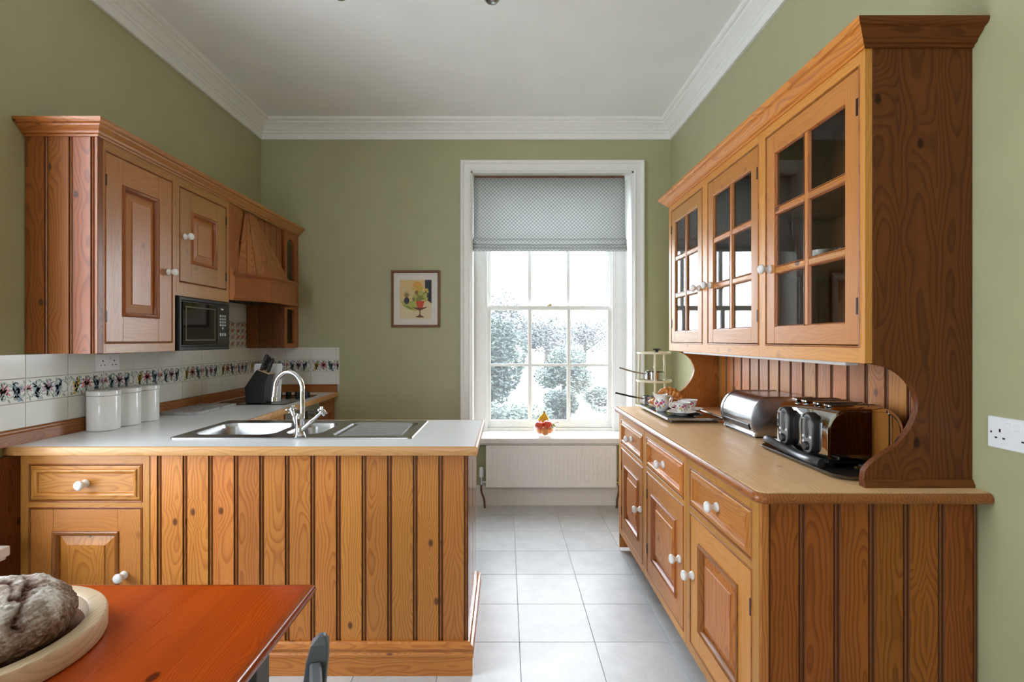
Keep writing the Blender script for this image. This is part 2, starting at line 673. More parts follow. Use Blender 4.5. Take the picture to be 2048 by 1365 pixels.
def rrect(x0, x1, y0, y1, r, n=6):
    pts = []
    for cx, cy, a0 in ((x1 - r, y1 - r, 0), (x0 + r, y1 - r, 90), (x0 + r, y0 + r, 180), (x1 - r, y0 + r, 270)):
        for k in range(n + 1):
            a = math.radians(a0 + 90 * k / n)
            pts.append((cx + r * math.cos(a), cy + r * math.sin(a)))
    return pts


def arc(cx, cy, r, a0, a1, n):
    return [(cx + r * math.cos(math.radians(a0 + (a1 - a0) * k / n)), cy + r * math.sin(math.radians(a0 + (a1 - a0) * k / n))) for k in range(n + 1)]


def smooth_path(pts, n=8):
    """Catmull-Rom through the points"""
    P = [Vector(p) for p in pts]
    P = [P[0] * 2 - P[1]] + P + [P[-1] * 2 - P[-2]]
    out = []
    for i in range(1, len(P) - 2):
        for k in range(n):
            t = k / n
            a, b, c, d = P[i - 1:i + 3]
            out.append(.5 * ((2 * b) + (c - a) * t + (2 * a - 5 * b + 4 * c - d) * t * t + (3 * b - a - 3 * c + d) * t ** 3))
    out.append(P[-2])
    return out


# ------------------------------------------------------------------ room shell
fl = MB().box(XL - .1, XR + .1, YR - .1, YB + .1, -.12, -.004).build('floor', FGROUT)
struct(fl, 'floor of large grey stone-look tiles')
TX, TY = .336, .329
proto = None
xs0, ys0 = .06 - TX * 7, 3.93 - TY * 22
for i in range(11):
    for j in range(23):
        x0, x1 = max(xs0 + i * TX, XL), min(xs0 + (i + 1) * TX, XR)
        y0, y1 = max(ys0 + j * TY, YR), min(ys0 + (j + 1) * TY, YB)
        if x1 - x0 < .03 or y1 - y0 < .03:
            continue
        full = x1 - x0 > TX - 1e-4 and y1 - y0 > TY - 1e-4
        if full and proto is not None:
            dup(proto[0], fl, (x0 - proto[1], y0 - proto[2], 0))
        else:
            o = MB().box(x0 + .0012, x1 - .0012, y0 + .0012, y1 - .0012, -.010, 0).build('tile', FTILE, fl, bevel=.0008)
            if full:
                proto = (o, x0, y0)

struct(MB().box(XL - .1, XR + .1, YR - .1, YB + .1, HC, HC + .12).build('ceiling', CEIL), 'plain off-white ceiling')


def wall_with_holes(name, length0, length1, holes, fn, label):
    mb = MB()
    edges = sorted(holes)
    cur = length0
    for h0, h1 in edges:
        a, b = fn(cur, 0, 0), fn(h0, WT, HC)
        mb.box(a[0], b[0], a[1], b[1], 0, HC)
        a, b = fn(h0, 0, 0), fn(h1, WT, 0)
        mb.box(a[0], b[0], a[1], b[1], 0, WIN_Z0 - .05)
        mb.box(a[0], b[0], a[1], b[1], WIN_Z1, HC)
        cur = h1
    a, b = fn(cur, 0, 0), fn(length1, WT, HC)
    mb.box(a[0], b[0], a[1], b[1], 0, HC)
    return struct(mb.build(name, WALL), label)


hw = WIN_W / 2
wall_back = wall_with_holes('wall_back', XL - WT, XR + WT, [(W1X - hw, W1X + hw)], lambda u, d, z: (u, YB + d, z), 'sage green far wall with the sash window')
wall_left = wall_with_holes('wall_left', YR, YB, [(W2Y - hw, W2Y + hw)], lambda u, d, z: (XL - d, u, z), 'sage green left wall behind the wall cupboards')
wall_right = struct(MB().box(XR, XR + .3, YR, YB, 0, HC).build('wall_right', WALL), 'sage green right wall behind the dresser')
wall_with_holes('wall_rear', XL - WT, XR + WT, [(W4X - hw, W4X + hw)], lambda u, d, z: (u, YR - d, z), 'sage green wall behind the camera')

cprof = [(0, 2.985), (.016, 2.985), (.02, 2.992), (.022, 3.028), (.03, 3.034), (.034, 3.046), (.044, 3.052), (.054, 3.066), (.07, 3.082),
         (.088, 3.094), (.092, 3.104), (.104, 3.108), (.112, 3.116), (.114, 3.131), (0, 3.131)]
ring = [(XL, YR), (XR, YR), (XR, YB), (XL, YB), (XL, YR)]
for k, nm in ((2, 'far wall'), (3, 'left wall'), (1, 'right wall')):
    a, b = Vector(ring[k]), Vector(ring[k + 1])
    d = (b - a).normalized()
    mb = MB()
    lo = []
    for e, sgn in ((a, 1), (b, -1)):
        lo.append([(e.x - d.y * s + d.x * s * sgn, e.y + d.x * s + d.y * s * sgn, z) for s, z in cprof])
    mb.loft(lo, True, True, True)
    struct(mb.build('trim_%d' % k, WHITE), 'white moulded plaster cornice along the ' + nm)

bprof = [(0, 0), (.018, 0), (.018, .13), (.014, .138), (.012, .15), (.006, .158), (0, .16)]
struct(MB().sweep([(XR, YB), (XL, YB)], bprof).build('baseboard_back', WHITE), 'tall white skirting board below the radiator')
struct(MB().sweep([(XR, 3.32), (XR, YB)], bprof).build('baseboard_right', WHITE), 'white skirting board beyond the dresser')
struct(MB().sweep([(XL, 2.0), (XL, YR)], bprof).build('baseboard_left', WHITE), 'white skirting board of the left wall')


# ------------------------------------------------------------------ sash windows
def sash_window(n, loc, rotz, label):
    w = thing('window_%d' % n, label, 'window', loc, rotz, local=True)
    w['kind'] = 'structure'
    del w['category']
    U = WIN_W / 2
    ap = [(0, 0), (0, .018), (.008, .024), (.016, .024), (.02, .018), (.055, .018), (.060, .028), (.068, .034), (.078, .034), (.086, .026), (.088, 0)]
    MB().sweep([(-U, .515), (-U, WIN_Z1), (U, WIN_Z1), (U, .515)], ap, lambda a, b, c: (a, -c, b)).build('architrave', WHITE, w, bevel=.001)
    mb = MB()
    mb.box(-U, -U + .012, 0, .40, WIN_Z0, WIN_Z1).box(U - .012, U, 0, .40, WIN_Z0, WIN_Z1).box(-U, U, 0, .40, WIN_Z1 - .012, WIN_Z1)
    mb.build('lining', WHITE, w)
    G = .552
    mb = MB()
    for s in (-1, 1):
        mb.box(s * G, s * (U - .012), .255, .37, WIN_Z0, WIN_Z1 - .012)
        mb.box(s * (G - .012), s * G, .235, .255, WIN_Z0, WIN_Z1 - .012)
        mb.box(s * (G), s * (G + .012), .235, .255, WIN_Z0, WIN_Z1 - .012)
    mb.box(-G, G, .255, .37, 2.67, WIN_Z1 - .012).box(-G, G, .255, .37, WIN_Z0, .583)
    mb.build('sash_box', WHITE, w, bevel=.0015)
    mb = MB()
    mb.box(-.78, .78, -.10, .27, .520, .560)
    mb.box(-.78, .78, -.085, -.04, .505, .520)
    mb.build('window_sill', WHITE, w, bevel=.006)
    for nm, z0, z1, v, br, tr, zb in (('lower_sash', .585, 1.645, .275, .062, .032, 1.128), ('upper_sash', 1.612, 2.67, .322, .032, .05, 2.15)):
        mb = MB()
        sw = .042
        mb.box(-G + .002, -G + sw, v, v + .04, z0, z1).box(G - sw, G - .002, v, v + .04, z0, z1)
        mb.box(-G + sw, G - sw, v, v + .04, z0, z0 + br).box(-G + sw, G - sw, v, v + .04, z1 - tr, z1)
        ub = [-G + sw + (2 * G - 2 * sw) * k / 3 for k in range(4)]
        for u in ub[1:3]:
            mb.box(u - .015, u + .015, v + .004, v + .036, z0 + br, z1 - tr)
        mb.box(-G + sw, G - sw, v + .005, v + .035, zb - .011, zb + .011)
        s = mb.build(nm, WHITE, w, bevel=.003)
        zz = [z0 + br, zb, z1 - tr]
        for k in range(3):
            for q in range(2):
                MB().box(ub[k] + .005, ub[k + 1] - .005, v + .019, v + .022, zz[q] + .004, zz[q + 1] - .004).build('pane', PANE, s)
    mb = MB()
    mb.box(-.02, .02, .262, .275, 1.645, 1.655).box(-.006, .03, .264, .274, 1.655, 1.662)
    mb.build('sash_catch', BRASS, w)
    return w


sash_window(1, (W1X, YB, 0), 0, 'white sash window on the far wall, garden behind its panes')
sash_window(2, (XL, W2Y, 0), PI / 2, 'sash window in the left wall, its sill end at the left edge of the photo')

sash_window(3, (W4X, YR, 0), PI, 'unseen sash window added behind the camera as fill light')  # unseen window added as a fill source for faces turned this way

# ------------------------------------------------------------------ wall tiles
TH = .1


def spiral(cx, cz, r, turns, a0, sgn, n=18):
    return [(cx + r * (1 - .82 * k / n) * math.cos(a0 + sgn * turns * 2 * PI * k / n), cz + r * (1 - .82 * k / n) * math.sin(a0 + sgn * turns * 2 * PI * k / n)) for k in range(n + 1)]


def ribbon(mb, pts, w, m):
    for i in range(len(pts) - 1):
        a, b = Vector(pts[i]), Vector(pts[i + 1])
        d = (b - a)
        if d.length < 1e-6:
            continue
        d.normalize()
        nrm = Vector((-d.y, d.x)) * w / 2
        mb.face([(a.x + nrm.x, 0, a.y + nrm.y), (b.x + nrm.x, 0, b.y + nrm.y), (b.x - nrm.x, 0, b.y - nrm.y), (a.x - nrm.x, 0, a.y - nrm.y)], m)


def blob(mb, cx, cz, rx, rz, rot, m, n=10):
    c, s = math.cos(rot), math.sin(rot)
    mb.face([(cx + rx * math.cos(2 * PI * k / n) * c - rz * math.sin(2 * PI * k / n) * s, 0, cz + rx * math.cos(2 * PI * k / n) * s + rz * math.sin(2 * PI * k / n) * c) for k in range(n)], m)


def flower(mb, cx, cz, r, m):
    for k in range(7):
        a = PI * (-.15 + 1.3 * k / 6)
        blob(mb, cx + r * .55 * math.cos(a), cz + r * .5 * math.sin(a), r * .55, r * .17, a, m, 8)
    blob(mb, cx, cz - r * .25, r * .25, r * .4, 0, 3, 8)


def bird(mb, cx, cz, s, m, fl):
    blob(mb, cx, cz, s * .30, s * .62, .5 * fl, m)
    blob(mb, cx - .22 * s * fl, cz + .62 * s, s * .2, s * .17, 0, m, 8)
    mb.face([(cx + .10 * s * fl, 0, cz - .35 * s), (cx + .52 * s * fl, 0, cz - .85 * s), (cx + .2 * s * fl, 0, cz - .95 * s), (cx - .05 * s * fl, 0, cz - .5 * s)], m)
    blob(mb, cx + .28 * s * fl, cz + .12 * s, s * .16, s * .42, -.5 * fl, m, 8)


INK = [flat((.30, .36, .33), .2), flat((.58, .20, .22), .2), flat((.17, .24, .32), .2), flat((.27, .35, .28), .2), flat((.55, .36, .08), .2), flat((.32, .40, .45), .2), flat((.48, .28, .40), .2)]


def motif_mesh(kind):
    """printed scroll and bird border of one 20 x 10 cm tile, about its centre (x along, y out, z up)"""
    mb = MB()
    vine = [(-.103 + .206 * k / 48, .030 * math.sin(2 * PI * (k / 24) + (PI if kind else 0))) for k in range(49)]
    ribbon(mb, vine, .0042, 0)
    for k in range(4):
        c = -.077 + .0515 * k
        up = 1 if (k + kind) % 2 else -1
        ribbon(mb, spiral(c, .008 * up, .030, .9, -PI / 2 * up, up, 18), .0036, 0)
        ribbon(mb, spiral(c + .026, -.027 * up, .015, .9, PI / 2 * up, -up, 12), .0032, 0)
        ribbon(mb, spiral(c - .022, -.030 * up, .012, .9, PI / 2 * up, up, 12), .0032, 3)
        for q in range(7):
            a = q * .9 + k
            blob(mb, c + .036 * math.cos(a), .038 * math.sin(a), .010, .0042, a + .6, 3 if q % 2 else 0, 7)
    if kind == 0:
        flower(mb, .0, .0, .034, 1)
        bird(mb, -.056, -.002, .043, 4, -1)
        bird(mb, .058, -.002, .046, 2, 1)
        flower(mb, .096, .004, .020, 6)
    else:
        flower(mb, .0, .0, .032, 6)
        bird(mb, -.055, -.002, .045, 5, 1)
        bird(mb, .055, -.002, .043, 2, -1)
        flower(mb, -.094, .004, .020, 1)
    return mb


TILE = {}


def place_tile(parent, kind, x0, x1, z0, z1, side):
    """one glazed tile; side 'L' lies on the left wall (x0..x1 run along y), 'B' on the far wall"""
    g = .0012
    if side == 'L':
        o = MB().box(XL - .002, XL + .007, x0 + g, x1 - g, z0 + g, z1 - g).build('border_tile' if kind in (0, 1) else 'tile', TILEW, parent, bevel=.0012)
    else:
        o = MB().box(x0 + g, x1 - g, YB - .007, YB + .002, z0 + g, z1 - g).build('border_tile' if kind in (0, 1) else 'tile', TILEW, parent, bevel=.0012)
    if kind in (0, 1):
        mb = motif_mesh(kind)
        cc = (x0 + x1) / 2
        zc = (z0 + z1) / 2
        lim = (x1 - x0) / 2 - .003
        for i, p in enumerate(mb.v):
            u = max(-lim, min(lim, p[0]))
            mb.v[i] = (XL + .0074, cc + u, zc + p[2]) if side == 'L' else (cc + u, YB - .0074, zc + p[2])
        m = mb.build('border_print', INK, o, weld=False)
    return o


ZT = [.985, 1.09, 1.19, 1.29]
MB().box(XL - .002, XL + .0045, 1.93, YB, .93, 1.29).box(XL - .002, XL + .0045, 3.10, YB, 1.29, 1.66).build('grout', GROUT, wall_left)
MB().box(XL, -1.362, YB - .0045, YB + .002, .93, 1.288).build('grout', GROUT, wall_back)
ys = [YB - .206 * k for k in range(12)]
for k in range(len(ys) - 1):
    y1, y0 = ys[k], ys[k + 1]
    y0 = max(y0, 1.935)
    place_tile(wall_left, 9, y0, y1, ZT[0], ZT[1], 'L')
    place_tile(wall_left, k % 2, y0, y1, ZT[1], ZT[2], 'L')
    place_tile(wall_left, 9, y0, y1, ZT[2], ZT[3], 'L')
deco_y0, deco_y1 = ys[2] - .10, ys[2] + .10
for r in range(3):
    z0 = 1.29 + r * .1
    for k in range(5):
        y1, y0 = ys[k], ys[k + 1]
        if r < 2 and k in (1, 2):
            continue
        place_tile(wall_left, 9, max(y0, 3.13), y1, z0, z0 + .1, 'L')
# picture panel of painted flowers above the hob (two square tiles side by side)
for k in (1, 2):
    y1, y0 = ys[k], ys[k + 1]
    o = MB().box(XL - .002, XL + .007, y0 + .0012, y1 - .0012, 1.2912, 1.4888).build('picture_tile', TILEW, wall_left, bevel=.0012)
    mb = MB()
    cc, zc = (y0 + y1) / 2, 1.39
    for i in range(3):
        for j in range(4):
            px, pz = -.062 + .062 * i, -.07 + .047 * j
            flower(mb, px, pz, .022, 1 if (i + j) % 3 else 6)
            blob(mb, px + .025, pz + .012, .014, .004, .7 + i, 3, 7)
            blob(mb, px - .022, pz - .014, .014, .004, 2.1 + j, 3, 7)
    for q in range(26):
        a = q / 26 * 2 * PI
        blob(mb, .086 * max(-1, min(1, 1.35 * math.cos(a))), .088 * max(-1, min(1, 1.35 * math.sin(a))), .011, .004, a * 2, 3 if q % 2 else 0, 7)
    for i, p in enumerate(mb.v):
        mb.v[i] = (XL + .0074, cc + p[0], zc + p[2])
    mb.build('flower_print', INK, o, weld=False)
for k in range(4):
    x0, x1 = XL + .0 + k * .2055 - .0, XL + (k + 1) * .2055
    x0, x1 = max(x0, XL + .007), min(x1, -1.362)
    if x1 - x0 < .02:
        continue
    place_tile(wall_back, 9, x0, x1, ZT[0], ZT[1], 'B')
    place_tile(wall_back, k % 2, x0, x1, ZT[1], ZT[2], 'B')
    place_tile(wall_back, 9, x0, x1, ZT[2], 1.288, 'B')


# ------------------------------------------------------------------ joinery helpers
def knob(parent, F, u, z, r=.0195):
    p0, p1 = Vector(F(u, 0, z)), Vector(F(u, 1, z))
    prof = [(.001, -.001), (.0155, 0), (.017, .004), (.0155, .010), (.009, .015), (.0085, .021), (.013, .026), (r * .92, .031), (r, .037), (r * .9, .043), (r * .6, .047), (.001, .0485)]
    return MB().lathe(prof, p0, p1 - p0, 20).build('knob', CERAM, parent, smooth=True, angle=70)


def hinge(parent, F, u, z):
    return MB().fbox(F, u - .004, u + .004, -.002, .004, z - .025, z + .025).build('hinge', IRON, parent)


def panel_door(parent, F, u0, u1, z0, z1, W, H, kn=None, stile=.075, rail=.080, hinges=None):
    g = .003
    u0 += g; u1 -= g; z0 += g; z1 -= g
    d = MB()
    d.fbox(F, u0, u0 + stile, -.02, 0, z0, z1, 0).fbox(F, u1 - stile, u1, -.02, 0, z0, z1, 0)
    d.fbox(F, u0 + stile, u1 - stile, -.02, -.0004, z0, z0 + rail, 1).fbox(F, u0 + stile, u1 - stile, -.02, -.0004, z1 - rail, z1, 1)
    o = d.build('door', [(FRM if W is PINE else W)['Z'], (FRM if W is PINE else W)[H]], parent, bevel=.0015)
    a0, a1, b0, b1 = u0 + stile, u1 - stile, z0 + rail, z1 - rail
    MB().rect_loft(F, a0 - .004, a1 + .004, b0 - .004, b1 + .004, [(0, -.001), (.001, .005), (.006, .008), (.011, .005), (.015, .004), (.02, -.004), (.022, -.013)]).build('panel_moulding', [RED['Z'], RED[H]], o, smooth=True, angle=35)
    MB().rect_loft(F, a0 + .004, a1 - .004, b0 + .004, b1 - .004, [(0, -.018), (.002, -.014), (.014, -.013), (.050, -.003), (.052, .001)], 0, 0, 0).build('panel', [W['Z']], o)
    if kn:
        knob(o, F, *kn)
    for h in hinges or ():
        hinge(o, F, *h)
    return o


def drawer(parent, F, u0, u1, z0, z1, W, H, kn):
    g = .003
    o = MB().rect_loft(F, u0 + g, u1 - g, z0 + g, z1 - g, [(0, -.02), (0, -.001), (.005, .002), (.012, .002), (.015, .007), (.021, .008), (.027, .004), (.031, -.004), (.033, -.005)], 1, 0, 0).build('drawer', [W[H], W['Z']], parent)
    k = knob(o, lambda u, d, z: F(u, d - .005, z), *kn)
    return o


def face_frame(parent, F, u0, u1, z0, z1, holes, W, H, nm='face_frame'):
    """flat frame with openings [(u0,u1,z0,z1)] that share columns; beads round every opening"""
    mb = MB()
    us = sorted(set([h[0] for h in holes] + [h[1] for h in holes]))
    cols = sorted(set((h[0], h[1]) for h in holes))
    cur = u0
    for a, b in cols:
        mb.fbox(F, cur, a, -.022, 0, z0, z1, 0)
        zs = sorted((h[2], h[3]) for h in holes if (h[0], h[1]) == (a, b))
        zc = z0
        for p, q in zs:
            mb.fbox(F, a, b, -.022, 0, zc, p, 1)
            zc = q
        mb.fbox(F, a, b, -.022, 0, zc, z1, 1)
        cur = b
    mb.fbox(F, cur, u1, -.022, 0, z0, z1, 0)
    o = mb.build(nm, [(FRM if W is PINE else W)['Z'], (FRM if W is PINE else W)[H]], parent, bevel=.001)
    bd = MB()
    for a, b, p, q in holes:
        bd.rect_loft(F, a - .006, b + .006, p - .006, q + .006, [(0, 0), (.001, .002), (.003, .003), (.005, .002), (.0062, -.004)], 0, 1)
    bd.build('bead', [RED['Z'], RED[H]], o)
    return o


def plank(parent, F, u0, u1, z0, z1, mat, bead=True, d0=0.0, name='plank'):
    t = -.014
    w = u1 - u0
    if bead:
        pr = [(u0, t), (u0, -.004), (u0 + .003, 0), (u1 - .0175, 0), (u1 - .0155, -.006), (u1 - .0135, -.006), (u1 - .0118, -.002), (u1 - .0095, -.0008), (u1 - .0070, -.002), (u1 - .0050, -.006), (u1, -.006), (u1, t)]
    else:
        pr = [(u0, t), (u0, -.004), (u0 + .004, 0), (u1 - .004, 0), (u1, -.004), (u1, t)]
    mb = MB().prism(pr, lambda a, b, c: F(a, b + d0, c), z0, z1)
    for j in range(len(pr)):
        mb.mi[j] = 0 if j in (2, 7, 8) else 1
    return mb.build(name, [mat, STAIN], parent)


def planks(parent, F, u0, pitch, n, z0, z1, mat, du, **kw):
    """n alike boards: first one built, the others copies; du = world direction of u"""
    p = plank(parent, F, u0, u0 + pitch, z0, z1, mat, **kw)
    for k in range(1, n):
        dup(p, parent, Vector(du) * pitch * k)
    return p


CROWN = [(-.004, 2.196), (.006, 2.196), (.008, 2.203), (.016, 2.206), (.019, 2.214), (.030, 2.224), (.036, 2.230), (.038, 2.236), (.048, 2.240), (.054, 2.248), (.055, 2.258), (-.02, 2.258)]

# ------------------------------------------------------------------ peninsula
PY = 2.075
Fp = lambda u, d, z: (u, PY - d, z)
pen = thing('base_cabinet', 'pine peninsula unit faced with upright beaded boards, one drawer and door at its left', 'cabinet', (-1.07, 2.40, 0))
MB().box(-1.99, -.175, PY + .022, 2.70, .02, .72).build('carcass', DARKW['Z'], pen)
MB().box(-1.99, -.175, PY + .023, PY + .04, .72, .886).box(-1.99, -.175, 2.685, 2.70, .72, .886).box(-.19, -.175, PY + .04, 2.685, .72, .886).build('backing_board', DARKW['X'], pen)
MB().box(XL + .001, -1.969, 1.99, PY + .01, .0, .886).build('scribe_post', SIDE['Z'], pen, bevel=.003)
HOLES = [(-1.93, -1.478, .697, .842), (-1.93, -1.478, .165, .665)]
face_frame(pen, Fp, -1.968, -1.4445, .10, .886, HOLES, PINE, 'X')
drawer(pen, Fp, *HOLES[0], PINE, 'X', (-1.705, .767))
panel_door(pen, Fp, *HOLES[1], PINE, 'X', (-1.545, .398), stile=.092, rail=.092)
plank(pen, Fp, -1.444, -1.398, .115, .886, PINE['Z'])
planks(pen, Fp, -1.3975, .1037, 12, .115, .886, PINE['Z'], (1, 0, 0))
Fs = lambda u, d, z: (-.156 + d, u, z)
planks(pen, Fs, PY + .004, .1035, 6, .115, .886, SHEEN['Z'], (0, 1, 0))
sk = [(0, 0), (-.022, 0), (-.022, .072), (-.026, .078), (-.026, .086), (-.020, .092), (-.018, .098), (-.024, .104), (-.026, .112), (-.022, .120), (-.014, .124), (-.008, .130), (0, .130)]
MB().sweep([(-1.44, PY), (-.156, PY), (-.156, 2.70)], sk, ms=[0, 1]).build('skirting', [PINE['X'], SHEEN['Y']], pen)
MB().box(-1.99, -1.44, PY + .05, PY + .065, 0, .10).build('plinth', RED['X'], pen)

wt = thing('worktop', 'pale laminate L-shaped worktop with pine edge, carrying the sink and hob', 'worktop', (-1.2, 2.4, .886))
mb = MB()
for b in ((-2.003, -1.44, 2.051, 2.728), (-1.44, -.42, 2.051, 2.22), (-1.44, -.42, 2.68, 2.728), (-.42, -.1255, 2.051, 2.728), (-2.003, -1.383, 2.728, 4.188)):
    mb.box(*b, .886, .922)
mb.build('laminate', LAMIN, wt)
lp = [(.0135, .922), (.006, .9225), (.002, .920), (0, .914), (0, .895), (.002, .888), (.006, .886), (.0135, .886)]
MB().sweep([(-2.003, 2.039), (-.1135, 2.039), (-.1135, 2.74), (-1.371, 2.74), (-1.371, 4.188)], lp, ms=[0, 1, 0, 1]).build('lipping', [LIP['X'], LIP['Y']], wt, smooth=True, angle=30)
up = [(0, .9222), (-.020, .9222), (-.020, .968), (-.016, .974), (-.014, .980), (-.008, .985), (0, .985)]
MB().sweep([(XL + .001, 1.95), (XL + .001, YB - .001), (-1.38, YB - .001)], up, ms=[0, 1]).build('upstand', [RED['Y'], RED['X']], wt)

# low run along the left wall
lo = thing('base_cabinet', 'narrow pine base cabinet beside the oven, against the far wall', 'cabinet', (-1.7, 4.0, 0))
Fb = lambda u, d, z: (-1.402 + d, u, z)
MB().box(-1.99, -1.424, 3.84, 4.185, .02, .885).build('carcass', RED['Z'], lo)
face_frame(lo, Fb, 3.835, 4.185, .10, .886, [(3.865, 4.16, .13, .855)], RED, 'Y')
panel_door(lo, Fb, 3.865, 4.16, .13, .855, RED, 'Y', stile=.06, rail=.07, kn=(3.895, .6))
lo2 = thing('base_cabinet', 'pine base cabinet under the worktop on the left, behind the sink', 'cabinet', (-1.7, 3.0, 0))
MB().box(-1.99, -1.424, 2.75, 3.23, .02, .885).build('carcass', RED['Z'], lo2)
face_frame(lo2, Fb, 2.75, 3.23, .10, .886, [(2.80, 3.18, .13, .855)], PINE, 'Y')
panel_door(lo2, Fb, 2.80, 3.18, .13, .855, PINE, 'Y', kn=(3.14, .7))
ov = thing('oven', 'built-in steel oven under the hob, left of the narrow pine cabinet', 'oven', (-1.7, 3.53, 0))
MB().box(-1.98, -1.405, 3.235, 3.83, .10, .884).build('body', DSTEEL, ov, bevel=.003)
MB().box(-1.405, -1.395, 3.24, 3.825, .76, .88).build('control_panel', STEEL, ov, bevel=.002)
MB().box(-1.395, -1.393, 3.44, 3.60, .79, .85).build('display', GLOSSB, ov)
MB().box(-1.405, -1.392, 3.24, 3.825, .14, .75).build('door', GLOSSB, ov, bevel=.003)
for y in (3.30, 3.38, 3.68, 3.76):
    MB().lathe([(.02, 0), (.021, .003), (.019, .022), (.001, .024)], (-1.395, y, .82), (1, 0, 0), 18).build('knob', STEEL, ov, smooth=True)
MB().tube([(-1.36, 3.28, .70), (-1.36, 3.785, .70)], .009).box(-1.395, -1.36, 3.30, 3.315, .694, .706).box(-1.395, -1.36, 3.75, 3.765, .694, .706).build('handle', STEEL, ov, smooth=True)


# ------------------------------------------------------------------ sink and tap
def plate_with_holes(outer, holes, z, name, mat, parent, depth_specs):
    bm = bmesh.new()
    edges = []

    def loop(pts, zz):
        vs = [bm.verts.new((x, y, zz)) for x, y in pts]
        es = [bm.edges.new((vs[i], vs[(i + 1) % len(vs)])) for i in range(len(vs))]
        return vs, es
    ov_, oe = loop(outer, z)
    edges += oe
    hv = []
    for h in holes:
        v, e = loop(h, z)
        hv.append(v)
        edges += e
    bmesh.ops.triangle_fill(bm, use_beauty=True, edges=edges)
    lowr = [bm.verts.new((v.co.x + (.003 if v.co.x < -.9 else -.003) * -1, v.co.y, z - .004)) for v in ov_]
    n = len(ov_)
    for i in range(n):
        bm.faces.new((ov_[i], ov_[(i + 1) % n], lowr[(i + 1) % n], lowr[i]))
    for v, spec in zip(hv, depth_specs):
        prev = v
        c = sum((q.co for q in v), Vector()) / len(v)
        for inset, dz in spec:
            cur = []
            for q in v:
                d = (c - q.co)
                k = 1 - inset / max(d.length, .05)
                cur.append(bm.verts.new((c.x - d.x * k, c.y - d.y * k, z + dz)))
            for i in range(len(v)):
                bm.faces.new((prev[i], prev[(i + 1) % len(v)], cur[(i + 1) % len(v)], cur[i]))
            prev = cur
        bm.faces.new(prev)
    bmesh.ops.recalc_face_normals(bm, faces=bm.faces)
    mb = MB()
    bm.verts.index_update()
    mb.mesh([v.co[:] for v in bm.verts], [[v.index for v in f.verts] for f in bm.faces])
    bm.free()
    return mb.build(name, mat, parent, smooth=True, angle=35)


sink = thing('sink', 'stainless steel inset sink with two bowls and ridged drainer', 'sink', (-.93, 2.45, .922))
bowl = [(.004, -.006), (.010, -.02), (.022, -.13), (.04, -.155), (.07, -.16)]
half = [(.004, -.006), (.008, -.02), (.016, -.09), (.03, -.108), (.05, -.11)]
drn = [(.004, -.003), (.010, -.007)]
plate_with_holes(rrect(-1.455, -.408, 2.208, 2.69, .02), [rrect(-1.41, -1.045, 2.285, 2.60, .055, 8), rrect(-1.005, -.835, 2.30, 2.60, .055, 8), rrect(-.775, -.44, 2.25, 2.62, .05, 8)], .927, 'basin', STEEL, sink, [bowl, half, drn])
rid = MB()
for k in range(13):
    y = 2.278 + k * .0262
    rid.tube([(-.745, y, .9195), (-.73, y, .9235), (-.49, y + .012, .9235), (-.475, y + .012, .9195)], .0045, 8, flat=.9)
tag(rid.build('drainer_ridges', STEEL, sink, smooth=True), kind='stuff')
MB().lathe([(.001, 0), (.03, 0), (.032, .003), (.02, .004), (.001, .002)], (-1.23, 2.45, .768), (0, 0, 1), 20).build('waste', CHROME, sink, smooth=True)
MB().lathe([(.001, 0), (.022, 0), (.024, .003), (.014, .004), (.001, .002)], (-.92, 2.45, .818), (0, 0, 1), 20).build('waste', CHROME, sink, smooth=True)

tap = thing('mixer_tap', 'chrome swan-neck mixer tap with two cross-head handles on the sink', 'tap', (-.905, 2.245, .9275))
tx, ty, tz = -.905, 2.245, .9275
MB().lathe([(.026, 0), (.027, .004), (.022, .010), (.018, .022), (.0185, .055), (.021, .075), (.022, .090), (.018, .094), (.016, .10)], (tx, ty, tz), (0, 0, 1), 20).build('body', CHROME, tap, smooth=True, angle=50)
cz = tz + .215
sx = tx + .012
pts = [(sx, ty, tz + .085), (sx, ty, cz - .03)] + [(sx - .064 + .064 * math.cos(a), ty + .02 * (1 - math.cos(a)) / 2, cz - .012 + .078 * math.sin(a)) for a in [PI * k / 16 for k in range(17)]] + [(sx - .133, ty + .02, cz - .05)]
MB().tube(pts, .0105, 16).lathe([(.0125, 0), (.0125, .018), (.0105, .02)], (sx - .133, ty + .02, cz - .064), (0, 0, 1), 16).build('spout', CHROME, tap, smooth=True)
for dv, ln in ((Vector((.105, -.012, .092)), 1.0), (Vector((-.060, .055, .092)), 1.0)):
    a = Vector((tx, ty, tz + .018))
    d = dv.normalized()
    e = a + dv
    mb = MB().lathe([(.013, 0), (.011, .02), (.010, .06), (.012, .07), (.0095, .078), (.0075, .10), (.009, .105), (.007, .115), (.007, dv.length)], a, d, 16)
    arm = mb.build('valve', CHROME, tap, smooth=True, angle=50)
    s1 = d.orthogonal().normalized()
    s2 = d.cross(s1)
    hb = MB()
    for s in (s1, -s1, s2, -s2):
        p0 = e
        hb.tube([p0, p0 + s * .012, p0 + s * .018, p0 + s * .024, p0 + s * .027], [.0055, .0045, .0065, .007, .003], 10)
    hb.lathe([(.010, -.012), (.011, 0), (.0095, .008), (.005, .011), (.001, .012)], e, d, 14)
    hb.build('cross_handle', CHROME, arm, smooth=True)

